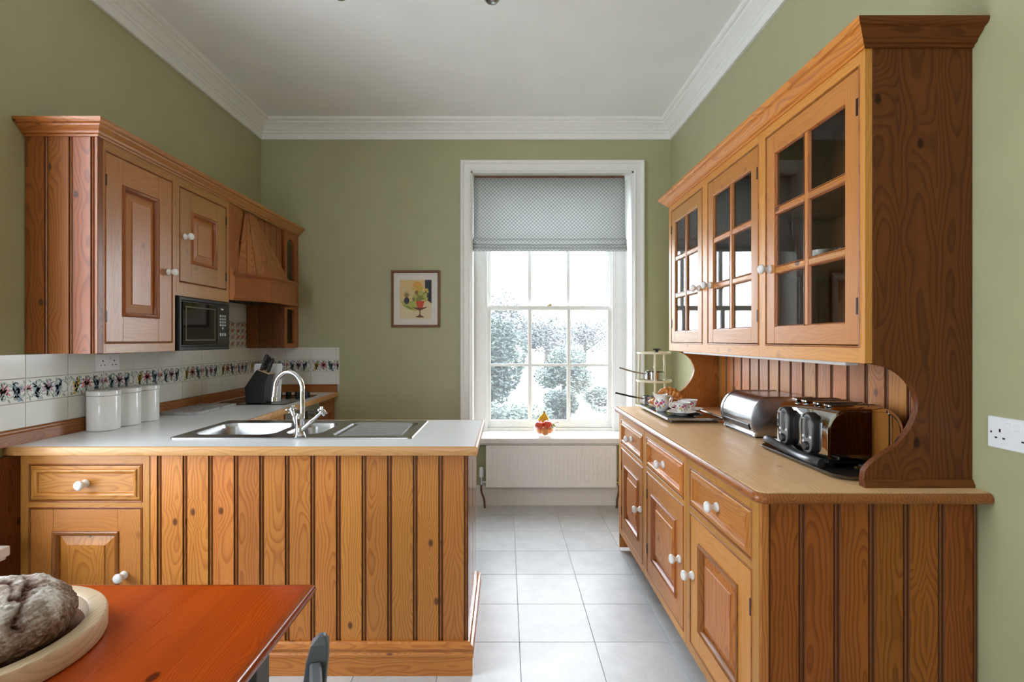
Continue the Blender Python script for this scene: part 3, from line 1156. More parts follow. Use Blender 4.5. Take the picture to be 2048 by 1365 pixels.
# ------------------------------------------------------------------ hob, knife block and things on the left worktop
hob = thing('hob', 'black glass hob set into the left worktop near the far wall', 'hob', (-1.69, 3.645, .922))
MB().prism(rrect(-1.935, -1.447, 3.36, 3.93, .012), lambda a, b, c: (a, b, c), .9225, .9275).build('glass_top', GLOSSB, hob, bevel=.001)
for x, y, r in ((-1.82, 3.49, .09), (-1.57, 3.49, .07), (-1.82, 3.73, .07), (-1.57, 3.73, .09)):
    MB().lathe([(r, 0), (r, .0004), (r - .004, .0004), (r - .004, 0)], (x, y, .9275), (0, 0, 1), 32, caps=False).build('cooking_ring', SGREY, hob)
for x in (-1.72, -1.65, -1.58, -1.51):
    MB().lathe([(.021, 0), (.022, .004), (.019, .026), (.017, .03), (.001, .031)], (x, 3.885, .9276), (0, 0, 1), 18).build('knob', BLACK, hob, smooth=True)

kb = thing('knife_block', 'black slanted knife block with black-handled knives on the hob', 'knife block', (-1.66, 3.43, .9276))
poly = [(-1.723, .9278), (-1.597, .9278), (-1.592, 1.066), (-1.573, 1.120), (-1.652, 1.150), (-1.73, 1.035)]
MB().prism(poly, lambda a, b, c: (a, c, b), 3.385, 3.485).build('block', BLACK, kb, bevel=.004)
MB().prism([(-1.574, 1.121), (-1.651, 1.151), (-1.6495, 1.154), (-1.5725, 1.124)], lambda a, b, c: (a, c, b), 3.39, 3.48).build('slotted_top', BEECH['Y'], kb)
for x0, z0, y, L in ((-1.632, 1.144, 3.415, .115), (-1.596, 1.131, 3.43, .100), (-1.632, 1.144, 3.46, .100)):
    d = Vector((.36, 0, .93)).normalized()
    a = Vector((x0, y, z0))
    k = MB().tube([a, a + d * .02, a + d * .06, a + d * (L - .015), a + d * L], [.008, .010, .009, .012, .007], 10, flat=1.25).build('knife', BLACK, kb, smooth=True)
    mb = MB()
    for q in (.03, .055, .08):
        mb.sphere(a + d * q + Vector((0, -.0095, 0)), .0025, 8, 5)
    mb.build('rivets', STEEL, k)

cb = MB().prism(rrect(-1.735, -1.545, .9276, 1.185, .012), lambda a, b, c: (a, c + (b - .93) * .12, b), 3.50, 3.512).build('chopping_board', PLASTIC, bevel=.002)
tag(cb, 'white plastic chopping board leaning upright behind the knife block', 'chopping board')
sl = MB().prism(rrect(-1.983, -1.752, 2.90, 3.33, .006), lambda a, b, c: (a, b, c), .9222, .9375).build('marble_slab', MARBLE, bevel=.002)
tag(sl, 'grey marble pastry slab lying on the worktop beside the hob', 'slab')
LBL = ['white lidded canister nearest the camera, at the left end of its row', 'white lidded canister in the middle of the row of three', 'white lidded canister farthest from the camera, next to the marble slab']
can = None
for k, y in enumerate((2.44, 2.578, 2.716)):
    if can is None:
        can = thing('canister', LBL[0], 'canister', (-1.917, y, .9222), group='white canisters on the worktop', local=True)
        MB().lathe([(.055, 0), (.064, .002), (.066, .006), (.066, .160), (.064, .163)], (0, 0, 0), (0, 0, 1), 36).build('jar', CERAM, can, smooth=True)
        MB().lathe([(.064, .164), (.0675, .166), (.068, .180), (.066, .186), (.060, .189), (.001, .1895)], (0, 0, 0), (0, 0, 1), 36).build('lid', CERAM, can, smooth=True)
    else:
        copy_tree(can, (-1.917, y, .9222), label=LBL[k])


def socket(name_lbl, F, u0, u1, z0, z1, parent=None):
    s = thing('wall_socket', name_lbl, 'socket', F((u0 + u1) / 2, 0, z0))
    MB().rect_loft(F, u0, u1, z0, z1, [(0, 0), (0, .007), (.003, .009)], 0, 0, 0).build('plate', PLASTIC, s, bevel=.001)
    w = u1 - u0
    zc = (z0 + z1) / 2
    for q in (.25, .75):
        c = u0 + w * q
        h = MB()
        h.fbox(F, c - .0025, c + .0025, .008, .0094, zc + .002, zc + .011)
        for e in (-.011, .011):
            h.fbox(F, c + e - .0035, c + e + .0035, .008, .0094, zc - .016, zc - .0115)
        h.build('pin_holes', DARK, s)
        r = u0 + w * (.42 if q < .5 else .58)
        MB().rect_loft(F, r - .006, r + .006, zc + .012, zc + .030, [(0, .0085), (.0008, .0125), (.002, .0135)], 0, 0, 0).build('switch', PLASTIC, s)
    for e in (.012, w - .012):
        a = Vector(F(u0 + e, .009, zc))
        MB().lathe([(.003, 0), (.003, .0008), (.001, .001)], a, Vector(F(0, 1, 0)) - Vector(F(0, 0, 0)), 10).build('screw', STEEL, s)
    return s


socket('white double plug socket on the bare green wall right of the dresser', lambda u, d, z: (XR - d, u, z), 1.285, 1.431, 1.053, 1.139)
socket('white double plug socket on the tiles under the left wall cupboard', lambda u, d, z: (XL + .007 + d, u, z), 2.49, 2.636, 1.196, 1.280)

# ------------------------------------------------------------------ left wall cupboards
LX = -1.699
Fl = lambda u, d, z: (LX + d, u, z)
Fe = lambda u, d, z: (u, 2.13 - d, z)
uc = thing('wall_cupboard', 'run of pine wall cupboards on the left wall with cornice and two panelled doors', 'cupboard', (-1.85, 3.1, 1.29))
MB().box(XL + .003, LX - .022, 2.146, 2.625, 1.294, 2.20).box(XL + .003, LX - .022, 2.640, 3.14, 1.585, 2.20).build('carcass', DARKW['Z'], uc)
for u0, u1 in ((-2.004, -1.905), (-1.9045, -1.803), (-1.8025, -1.712)):
    plank(uc, Fe, u0, u1, 1.292, 2.20, DEEP['Z'])
MB().box(-1.7115, LX, 2.130, 2.16, 1.292, 2.20).build('corner_post', DEEP['Z'], uc, bevel=.002)
face_frame(uc, Fl, 2.16, 2.637, 1.292, 2.20, [(2.172, 2.604, 1.338, 2.152)], GLOSS, 'Y')
panel_door(uc, Fl, 2.172, 2.604, 1.338, 2.152, GLOSS, 'Y', kn=(2.572, 1.69), stile=.098, rail=.115, hinges=((2.172, 1.45), (2.172, 2.03)))
face_frame(uc, Fl, 2.6375, 3.14, 1.580, 2.20, [(2.668, 3.107, 1.655, 2.148)], GLOSS, 'Y')
panel_door(uc, Fl, 2.668, 3.107, 1.655, 2.148, GLOSS, 'Y', kn=(2.705, 1.895), stile=.098, rail=.105, hinges=((3.107, 1.73), (3.107, 2.07)))
MB().box(XL + .003, LX, 2.628, 2.6365, 1.292, 1.58).box(XL + .003, LX + .002, 3.123, 3.14, 1.292, 1.58).build('microwave_surround', RED['Z'], uc)
MB().sweep([(XL + .001, 2.13), (LX, 2.13), (LX, YB - .001)], [(-s, z) for s, z in CROWN], ms=[0, 1]).build('cornice', [RED['X'], GLOSS['Y']], uc, smooth=True, angle=25)

hd = thing('extractor_hood', 'tapered pine cooker hood with a bay-shaped moulded shelf', 'hood', (-1.8, 3.55, 1.60))
MB().fbox(Fl, 3.1405, 3.26, -.02, -.001, 1.60, 2.20).build('side_board', RED['Z'], hd)
for k in range(7):
    plank(hd, lambda u, d, z: (LX - .02 + d, u, z), 3.2605 + k * .0955, 3.2605 + (k + 1) * .0955, 1.772, 2.20, RED['Z'], bead=False)
A, B, C_, D = (-1.699, 3.235), (-1.592, 3.40), (-1.592, 3.775), (-1.699, 3.90)
A2, B2, C2, D2 = (-1.712, 3.355), (-1.695, 3.385), (-1.695, 3.455), (-1.712, 3.50)
zb, zt = 1.772, 2.185


def lerp(p, q, t):
    return (p[0] + (q[0] - p[0]) * t, p[1] + (q[1] - p[1]) * t)


def sloped(bq0, bq1, tq0, tq1, name):
    b0, b1, t0, t1 = Vector((*bq0, zb)), Vector((*bq1, zb)), Vector((*tq0, zt)), Vector((*tq1, zt))
    nrm = (b1 - b0).cross(t0 - b0).normalized()
    if nrm.x < 0:
        nrm = -nrm
    mb = MB()
    e = .0025
    def ins(p, q):
        return p + (q - p).normalized() * min(e, (q - p).length * .25)
    o0, o1, o3, o2 = ins(b0, b1), ins(b1, b0), ins(t0, t1), ins(t1, t0)
    mb.loft([[b0 - nrm * .012, b1 - nrm * .012, t1 - nrm * .012, t0 - nrm * .012], [b0 - nrm * .004, b1 - nrm * .004, t1 - nrm * .004, t0 - nrm * .004], [o0, o1, o2, o3]], True, True, True)
    return mb.build(name, RED['Z'], hd)


for s in range(3):
    sloped(lerp(A, B, s / 3), lerp(A, B, (s + 1) / 3), lerp(A2, B2, s / 3), lerp(A2, B2, (s + 1) / 3), 'hood_board')
for s in range(3):
    sloped(lerp(B, C_, s / 3), lerp(B, C_, (s + 1) / 3), lerp(B2, C2, s / 3), lerp(B2, C2, (s + 1) / 3), 'hood_board')
for s in range(2):
    sloped(lerp(C_, D, s / 2), lerp(C_, D, (s + 1) / 2), lerp(C2, D2, s / 2), lerp(C2, D2, (s + 1) / 2), 'hood_board')
mp = [(.04, 1.60), (-.012, 1.597), (-.014, 1.606), (-.008, 1.612), (-.002, 1.626), (0, 1.632), (0, 1.742), (-.004, 1.748), (-.012, 1.754), (-.018, 1.764), (-.018, 1.772), (.04, 1.773)]
MB().sweep([(-1.70, 3.195), (-1.555, 3.385), (-1.555, 3.80), (-1.69, 3.918)], mp, ms=[0, 0, 0]).build('mantel', [RED['Y']], hd, smooth=True, angle=25)
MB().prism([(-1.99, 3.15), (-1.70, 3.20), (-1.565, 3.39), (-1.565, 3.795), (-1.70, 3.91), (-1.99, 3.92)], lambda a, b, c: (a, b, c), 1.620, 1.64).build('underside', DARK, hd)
MB().prism([(3.141, 1.597), (3.20, 1.597), (3.215, 1.62), (3.22, 1.66), (3.205, 1.74), (3.205, 1.775), (3.141, 1.80)], lambda a, b, c: (c, a, b), LX - .018, LX + .004).build('bracket', PINE['Z'], hd)

eu = thing('shelf_unit', 'tall narrow open pine shelf unit at the far end of the cupboards', 'shelf unit', (-1.85, 4.06, 1.285))
Fz = lambda u, d, z: (u, 3.935 - d, z)
for k in range(3):
    plank(eu, Fz, XL + .008 + k * .0985, XL + .008 + (k + 1) * .0985, 1.286, 1.66, DEEP['Z'], bead=False)
MB().box(XL + .002, LX - .02, 3.950, 3.965, 1.66, 2.20).build('side', RED['Z'], eu)
MB().box(XL + .002, XL + .012, 3.965, YB - .003, 1.286, 2.2).build('back', DARKW['Z'], eu)
MB().box(XL + .012, LX - .02, 3.965, YB - .02, 1.300, 1.318).box(XL + .012, LX - .02, 3.965, YB - .02, 1.60, 1.618).build('shelf', RED['Y'], eu)
arch = [(3.937, 1.286), (4.187, 1.286), (4.187, 2.20), (3.937, 2.20)]
mb = MB()
mb.fbox(Fl, 3.937, 3.975, -.02, 0, 1.286, 2.2, 0).fbox(Fl, 4.11, 4.187, -.02, 0, 1.286, 2.2, 0)
mb.fbox(Fl, 3.975, 4.11, -.02, 0, 1.286, 1.322, 1).fbox(Fl, 3.975, 4.11, -.02, 0, 1.59, 1.63, 1)
ap = [(3.975, 2.2)] + [(4.0425 + .0675 * math.cos(math.radians(a)), 2.075 + .0675 * math.sin(math.radians(a))) for a in range(180, -1, -15)] + [(4.11, 2.2)]
mb.prism(ap, lambda a, b, c: (c, a, b), LX - .02, LX, 1)
mb.build('face_frame', [RED['Z'], RED['Y']], eu, bevel=.001)
orn = MB().lathe([(.001, 0), (.017, 0), (.018, .006), (.012, .012), (.009, .03), (.013, .045), (.014, .06), (.010, .075), (.0085, .088), (.013, .098), (.013, .108), (.007, .116), (.001, .118)], (-1.735, 4.0, 1.3182), (0, 0, 1), 18).build('pepper_mill', CERAM, smooth=True, angle=60)
tag(orn, 'slim white turned mill standing in the open shelf unit', 'mill')

mw = thing('microwave', 'black built-in microwave under the small pine cupboard door', 'microwave', (-1.85, 2.88, 1.292))
MB().box(-1.99, LX - .006, 2.640, 3.120, 1.296, 1.576).build('case', BLACK, mw)
MB().rect_loft(Fl, 2.640, 3.121, 1.293, 1.577, [(0, -.006), (0, .010), (.004, .014), (.018, .014), (.022, .008)], 0, 0, 0).build('frame', BLACK, mw)
MB().fbox(Fl, 2.668, 2.985, .008, .016, 1.322, 1.550).build('door', GLOSSB, mw, bevel=.002)
MB().rect_loft(Fl, 2.690, 2.965, 1.345, 1.528, [(0, .0162), (.001, .0172), (.006, .0172), (.007, .0162)], 0, 0).build('window_trim', plain('bronze_trim', (.10, .075, .04), .3), mw)
cp = MB().fbox(Fl, 2.990, 3.098, .008, .015, 1.322, 1.550).build('control_panel', plain('dark_panel', (.02, .02, .021), .25), mw, bevel=.001)
KEY = plain('grey_key_print', (.34, .34, .34), .5)
for i in range(3):
    for j in range(6):
        if j == 4 and i != 1 or j == 5:
            continue
        MB().fbox(Fl, 3.012 + i * .024, 3.028 + i * .024, .015, .0162, 1.484 - j * .018, 1.496 - j * .018).build('key', KEY, cp)
    MB().fbox(Fl, 3.012 + i * .024, 3.028 + i * .024, .015, .0162, 1.372, 1.390).build('key', KEY, cp)
MB().fbox(Fl, 3.024, 3.052, .015, .0156, 1.531, 1.534).fbox(Fl, 3.028, 3.048, .015, .0156, 1.526, 1.530).build('maker_mark', PLASTIC, cp)
MB().fbox(Fl, 3.018, 3.072, .015, .0156, 1.504, 1.518).build('display', GLOSSB, cp)

# ------------------------------------------------------------------ dresser: three base units
DX = .724
Fd = lambda u, d, z: (DX - d, u, z)
DLBL = ['pine base cabinet of the dresser farthest from the camera, by the window wall', 'middle pine base cabinet of the dresser, one drawer over one door', 'pine base cabinet of the dresser nearest the camera, with boarded end']
UN = [(2.682, 3.28, 3.205, 2.712, 'n'), (2.062, 2.680, 2.625, 2.092, 'n'), (1.466, 2.060, 2.008, 1.512, 'f')]
for k, (y0, y1, b, a, side) in enumerate(UN):
    t = thing('base_cabinet', DLBL[k], 'cabinet', (1.03, (y0 + y1) / 2, 0), group='base units of the dresser')
    MB().box(DX + .022, XR - .003, y0 + (.018 if k == 2 else .002), y1 - .002, .12, .889).build('carcass', DARKW['Z'], t)
    MB().box(.80, .815, y0 + .002, y1 - .002, 0, .12).build('plinth', DARKW['Y'], t)
    hs = [(a, b, .702, .845), (a, b, .165, .668)]
    face_frame(t, Fd, y0 + (.0 if k == 2 else .001), y1 - .001, .12, .890, hs, PINE, 'Y')
    drawer(t, Fd, *hs[0], PINE, 'Y', ((a + b) / 2, .775))
    panel_door(t, Fd, *hs[1], PINE, 'Y', ((a + .032) if side == 'n' else (b - .032), .44), stile=.085, rail=.085, hinges=(((b, .28), (b, .56)) if side == 'n' else ((a, .28), (a, .56))))
    if k == 2:
        Fq = lambda u, d, z: (u, 1.466 - d, z)
        MB().box(DX + .001, DX + .030, 1.464, 1.49, .02, .89).build('corner_post', PINE['Z'], t, bevel=.006)
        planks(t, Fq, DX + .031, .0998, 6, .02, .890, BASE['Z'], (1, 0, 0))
    if k == 0:
        MB().box(DX + .004, XR - .003, 3.279, 3.292, .02, .889).build('end_panel', PINE['Z'], t)

dw = thing('dresser_top', 'long pine worktop of the dresser with rounded front edge', 'worktop', (1.03, 2.36, .891))
out = rrect(.695, 1.353 + .03, 1.418, 3.305, .035, 6)
out = [(min(x, 1.353), y) for x, y in out]
ring_ = []
for ins, z in ((.014, .8905), (.004, .893), (0, .899), (0, .908), (.003, .915), (.009, .920), (.016, .9215)):
    c = rrect(.695 + ins, 1.383, 1.418 + ins, 3.305 - ins, .035, 6)
    ring_.append([(min(x, 1.353), y, z) for x, y in c])
MB().loft(ring_[:-1], True, True, False).build('edge', RED['Y'], dw, smooth=True, angle=60)
c = [(min(x, 1.353), y) for x, y in rrect(.711, 1.383, 1.434, 3.289, .035, 6)]
MB().prism(c, lambda a_, b_, c_: (a_, b_, c_), .905, .9217).build('top_board', TOPW['Y'], dw)

# ------------------------------------------------------------------ dresser: glazed upper part
UX = 1.042
Fu = lambda u, d, z: (UX - d, u, z)
ud = thing('display_cabinet', 'pine dresser top with three glazed doors above a boarded back', 'cabinet', (1.2, 2.38, .9217))
curve = [(1.039, .9217), (1.0405, .958), (1.045, .973), (1.064, .994), (1.093, 1.015), (1.132, 1.041), (1.158, 1.070), (1.176, 1.096), (1.1916, 1.132), (1.197, 1.164), (1.1916, 1.190), (1.174, 1.224), (1.1437, 1.253), (1.1045, 1.272), (1.060, 1.2795)]
curve = [(p.x, p.y) for p in smooth_path([Vector((*c, 0)) for c in curve], 3)]
side_poly = curve + [(UX + .0225, 1.2805), (UX + .0225, 2.20), (1.3535, 2.20), (1.3535, .9217)]
for y0, y1 in ((1.486, 1.508), (3.251, 3.273)):
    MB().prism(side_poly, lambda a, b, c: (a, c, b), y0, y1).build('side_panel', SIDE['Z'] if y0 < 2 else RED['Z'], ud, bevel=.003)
MB().sweep([(1.353, 1.486), (1.036, 1.486)], [(0, .922), (.010, .922), (.010, .930), (.006, .936), (.004, .943), (0, .945)]).build('base_moulding', SIDE['X'], ud)
Fk = lambda u, d, z: (1.340 - d, u, z)
planks(ud, Fk, 1.509, .1009, 17, .922, 2.20, PINE['Z'], (0, 1, 0))
mb = MB().box(UX + .022, 1.326, 1.508, 3.251, 1.283, 1.305)
mb.build('bottom_board', PINE['Y'], ud)
MB().box(UX + .005, 1.326, 1.508, 3.251, 2.18, 2.199).build('top_board', DARKW['Y'], ud)
MB().box(1.318, 1.3255, 1.5085, 3.2505, 1.306, 2.18).build('lining_board', DARKW['Z'], ud)
for z in (1.612, 1.842):
    MB().box(UX + .03, 1.318, 1.509, 3.250, z - .009, z + .009).build('shelf', DARKW['Y'], ud)
for y in (2.08, 2.68):
    MB().box(UX + .022, 1.318, y - .008, y + .008, 1.306, 2.18).build('divider', DARKW['Z'], ud)
DO = [(2.722, 3.222, 'n'), (2.116, 2.640, 'f'), (1.513, 2.050, 'f')]
face_frame(ud, Fu, 1.487, 3.272, 1.281, 2.20, [(a, b, 1.332, 2.156) for a, b, s in DO], PINE, 'Y')
for a, b, s in DO:
    g = .003
    a += g; b -= g
    z0, z1 = 1.335, 2.153
    st = .058
    mb = MB()
    mb.fbox(Fu, a, a + st, -.02, 0, z0, z1, 0).fbox(Fu, b - st, b, -.02, 0, z0, z1, 0)
    mb.fbox(Fu, a + st, b - st, -.02, -.0004, z0, 1.400, 1).fbox(Fu, a + st, b - st, -.02, -.0004, 2.076, z1, 1)
    o = mb.build('glazed_door', [FRM['Z'], FRM['Y']], ud, bevel=.0015)
    mid = (a + b) / 2
    zz = [1.400, 1.620, 1.850, 2.076]
    gb = MB().fbox(Fu, mid - .012, mid + .012, -.018, -.002, 1.400, 2.076)
    gb.build('glazing_bar', PINE['Z'], o, bevel=.004)
    for z in zz[1:3]:
        for p, q in ((a + st, mid - .012), (mid + .012, b - st)):
            MB().fbox(Fu, p, q, -.018, -.003, z - .012, z + .012).build('glazing_bar', PINE['Y'], o, bevel=.004)
    cols = [(a + st, mid - .012), (mid + .012, b - st)]
    rd = MB()
    for p, q in cols:
        for i in range(3):
            l0 = zz[i] + (.012 if i else 0)
            l1 = zz[i + 1] - (.012 if i < 2 else 0)
            MB().fbox(Fu, p + .001, q - .001, -.0125, -.0095, l0 + .001, l1 - .001).build('pane', CABGL, o)
            rd.rect_loft(Fu, p - .001, q + .001, l0 - .001, l1 + .001, [(0, -.001), (.003, -.002), (.006, -.008), (.007, -.010)], 0, 1)
    rd.build('glazing_bead', [RED['Z'], RED['Y']], o)
    if s == 'n':
        knob(o, Fu, a + .030, 1.628)
        hy = b
    else:
        knob(o, Fu, b - .030, 1.628)
        hy = a
    for z in (1.45, 2.04):
        hinge(o, Fu, hy, z)
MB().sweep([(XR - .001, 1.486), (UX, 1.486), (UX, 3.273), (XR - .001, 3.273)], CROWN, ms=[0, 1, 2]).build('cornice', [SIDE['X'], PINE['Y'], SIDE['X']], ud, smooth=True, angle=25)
MB().box(UX + .03, UX + .075, 1.62, 3.1, 1.268, 1.2825).build('light_strip', PLASTIC, ud, bevel=.004)

# crockery behind the glass
bw_ = MB().lathe([(.001, 0), (.022, 0), (.024, .006), (.038, .03), (.042, .05), (.040, .05), (.035, .03), (.02, .008), (.001, .007)], (1.14, 1.845, 1.6215), (0, 0, 1), 24, caps=False).build('bowl', CERAM, smooth=True)
tag(bw_, 'small white bowl on the shelf behind the nearest glazed door', 'bowl')
for k, (x, y) in enumerate(((1.12, 1.70), (1.12, 1.63))):
    o = MB().lathe([(.001, 0), (.022, 0), (.024, .004), (.024, .032), (.026, .035), (.024, .035), (.022, .032), (.022, .004), (.001, .003)], (x, y, 1.6215), (0, 0, 1), 20, caps=False).build('egg_cup', STEEL, smooth=True)
    tag(o, ['silver cup behind the nearest glazed door, next to the white bowl', 'silver cup behind the nearest glazed door, closest to the camera'][k], 'cup', 'silver cups in the dresser')
gs = MB()
gs.lathe([(.001, 0), (.028, 0), (.03, .003), (.008, .01), (.006, .03), (.016, .045), (.022, .06)], (1.13, 1.60, 1.3055), (0, 0, 1), 18).sphere((1.13, 1.60, 1.385), .026, 16, 10)
tag(gs.build('ornament', plain('pearl_glaze', (.45, .40, .36), .25), smooth=True), 'round pearly ornament on a foot at the bottom of the nearest glazed cupboard', 'ornament')

# ------------------------------------------------------------------ toaster on its tray
tr = thing('baking_tray', 'dark metal tray under the toaster', 'tray', (1.16, 1.80, .9217))
loops = []
for ins, z in ((.012, .9222), (.004, .926), (0, .934), (.003, .936), (.006, .934), (.010, .928), (.016, .9255)):
    loops.append([(x, y, z) for x, y in rrect(1.005 + ins, 1.318 - ins, 1.545 + ins, 2.06 - ins, .05, 6)])
MB().loft(loops, True, True, True).build('pan', DSTEEL, tr, smooth=True, angle=50)

ts = thing('toaster', 'chrome four-slice toaster with two black control panels', 'toaster', (1.19, 1.85, .926))
TZ0, TZ1, TX0, TX1, TY0, TY1 = .952, 1.122, 1.060, 1.315, 1.695, 2.005
prof = [(TX0, TZ0)] + arc(TX0 + .07, TZ1 - .07, .07, 180, 90, 8) + arc(TX1 - .07, TZ1 - .07, .07, 90, 0, 8) + [(TX1, TZ0)]
cx_, cz_ = (TX0 + TX1) / 2, TZ0


def inset_prof(e, y):
    return [(cx_ + (x - cx_) * (1 - e / .1275), y, cz_ + (z - cz_) * (1 - e / .17)) for x, z in prof]


MB().loft([inset_prof(.012, TY0 - .002), inset_prof(.010, TY0 - .004), inset_prof(.003, TY0 - .003), inset_prof(0, TY0 + .004), inset_prof(0, TY1 - .004), inset_prof(.003, TY1 + .003), inset_prof(.012, TY1 + .004)], True, True, True).build('shell', CHROME, ts, smooth=True, angle=35)
MB().box(TX0 + .006, TX1 - .006, TY0 + .004, TY1 - .004, .938, TZ0 + .001).build('base', BLACK, ts, bevel=.004)
for x in (TX0 + .03, TX1 - .03):
    for y in (TY0 + .03, TY1 - .03):
        MB().lathe([(.011, 0), (.013, .012)], (x, y, .9262), (0, 0, 1), 12).build('foot', BLACK, ts)
for k in range(4):
    y = TY0 + .05 + k * .062 + (.012 if k > 1 else 0)
    MB().prism(rrect(1.10, 1.275, y - .0, y + .032, .008), lambda a, b, c: (a, b, c), 1.1205, 1.1265).build('slot_rim', CHROME, ts, bevel=.001)
    MB().box(1.108, 1.267, y + .007, y + .025, 1.1255, 1.1272).build('slot', DARK, ts)
for yc in (1.918, 1.768):
    Ft = lambda u, d, z: (TX0 - d, u, z)
    zc = 1.028
    def stad(r, h, n=8):
        return [(yc + r * math.cos(math.radians(a)), zc + h + r * math.sin(math.radians(a))) for a in range(0, 181, 20)] + [(yc + r * math.cos(math.radians(a)), zc - h + r * math.sin(math.radians(a))) for a in range(180, 361, 20)]
    lp = [[Ft(u, d, z) for u, z in stad(r, .036)] for r, d in ((.036, -.005), (.036, .016), (.033, .022), (.030, .022), (.029, .018))]
    pod = MB().loft(lp, True, True, True).build('control_panel', BLACK, ts, smooth=True, angle=40)
    MB().loft([[Ft(u, d, z) for u, z in stad(r, .036)] for r, d in ((.029, .0182), (.0285, .0205), (.001, .0205))], True, False, True).build('fascia', SGREY, pod, smooth=True, angle=40)
    MB().loft([[Ft(yc + .013 * math.cos(a * PI / 6) + .002, .0206, zc + .018 + (.042 if math.sin(a * PI / 6) > 0 else .036) * math.sin(a * PI / 6)) for a in range(12)], [Ft(yc + .011 * math.cos(a * PI / 6) + .002, .022, zc + .018 + .036 * math.sin(a * PI / 6)) for a in range(12)]], True, True, True).build('lever_slot', BLACK, pod)
    MB().fbox(Ft, yc - .014, yc + .016, .021, .036, zc + .048, zc + .056).build('lever', SGREY, pod, bevel=.003)
    MB().lathe([(.015, 0), (.015, .008), (.012, .012), (.001, .012)], Ft(yc, .020, zc - .044), (-1, 0, 0), 18).build('browning_dial', BLACK, pod, smooth=True)
    kb_ = MB()
    for i in range(3):
        kb_.lathe([(.005, 0), (.005, .003), (.001, .004)], Ft(yc + (.021 if i < 2 else -.021), .020, zc - .012 - .018 * (i % 2)), (-1, 0, 0), 10)
    kb_.build('buttons', PLASTIC, pod)
hp = smooth_path([(1.030, 2.02, .957), (1.022, 1.985, .962), (1.028, 1.90, .950), (1.030, 1.80, .942), (1.024, 1.715, .945), (1.034, 1.68, .944)], 6)
MB().tube(hp, [.013 + .003 * abs(math.cos(PI * k / (len(hp) - 1))) for k in range(len(hp))], 14).box(1.03, 1.07, 1.99, 2.0, .945, .955).box(1.03, 1.07, 1.70, 1.71, .94, .95).build('crumb_tray_handle', plain('dark_grey_plastic', (.045, .047, .05), .3), ts, smooth=True)
pl = MB().box(1.130, 1.172, 1.605, 1.648, .932, .952).build('plug', BLACK, ts, bevel=.005)
MB().box(1.112, 1.131, 1.622, 1.631, .941, .947).box(1.118, 1.131, 1.608, 1.613, .936, .941).box(1.118, 1.131, 1.640, 1.645, .936, .941).build('pins', BRASS, pl)
MB().tube(smooth_path([(1.172, 1.627, .942), (1.20, 1.62, .938), (1.25, 1.635, .933), (1.29, 1.67, .933), (1.30, 1.70, .936)], 6), .0038, 8).build('cord', BLACK, ts, smooth=True)

# ------------------------------------------------------------------ bread bin
bb = thing('bread_bin', 'stainless steel roll-top bread bin between toaster and tea tray', 'bread bin', (1.2, 2.37, .9217))
bp = [(1.075, .930)] + arc(1.165, 1.005, .105, 215, 100, 14)[0:] + [(1.20, 1.103), (1.328, 1.103), (1.328, .930)]
bp = [(x, min(z, 1.103)) for x, z in bp]
cxb, czb = 1.2, 1.0


def bb_in(e, y):
    return [(cxb + (x - cxb) * (1 - e / .13), y, czb + (z - czb) * (1 - e / .09)) for x, z in bp]


MB().loft([bb_in(.003, 2.236), bb_in(.003, 2.514)], True, True, True).build('roll_lid', STEEL, bb, smooth=True, angle=35)
for ya, yb in ((2.218, 2.236), (2.514, 2.532)):
    MB().loft([bb_in(.010, ya - (.002 if ya < 2.3 else 0)), bb_in(.0, ya + .002), bb_in(0, yb - .002), bb_in(.010, yb + (.002 if ya > 2.3 else 0))], True, True, True).build('end_cap', STEEL, bb, smooth=True, angle=30)
lp2 = []
for a in (192, 206):
    c, s = math.cos(math.radians(a)), math.sin(math.radians(a))
MB().loft([[(1.165 + r * math.cos(math.radians(a)), y, 1.005 + r * math.sin(math.radians(a))) for r, a in ((.103, 194), (.109, 195), (.109, 207), (.103, 208))] for y in (2.245, 2.505)], True, True, True).build('handle', BLACK, bb)
MB().box(1.085, 1.325, 2.225, 2.525, .9222, .932).build('base', BLACK, bb)

# ------------------------------------------------------------------ tea tray and what stands on it
tt = thing('serving_tray', 'mirrored rectangular tray on small feet holding the tea things', 'tray', (.96, 2.9, .9217))
MB().prism(rrect(.832, 1.118, 2.62, 3.19, .006), lambda a, b, c: (a, b, c), .938, .946).build('mirror_plate', plain('smoky_mirror', (.20, .25, .24), .05, 1.0, var=.0), tt, bevel=.001)
MB().sweep([(.832, 2.62), (1.118, 2.62), (1.118, 3.19), (.832, 3.19), (.832, 2.625)], [(0, .9372), (-.004, .9372), (-.004, .949), (0, .949)]).build('rim', STEEL, tt)
for x in (.862, 1.088):
    for y in (2.65, 3.16):
        MB().lathe([(.008, 0), (.011, .004), (.008, .010), (.010, .0165)], (x, y, .9218), (0, 0, 1), 12).build('foot', STEEL, tt, smooth=True)

SPRIG = [flat((.60, .06, .16), .15), flat((.10, .20, .10), .15), flat((.70, .45, .12), .15), flat((.55, .12, .35), .15)]


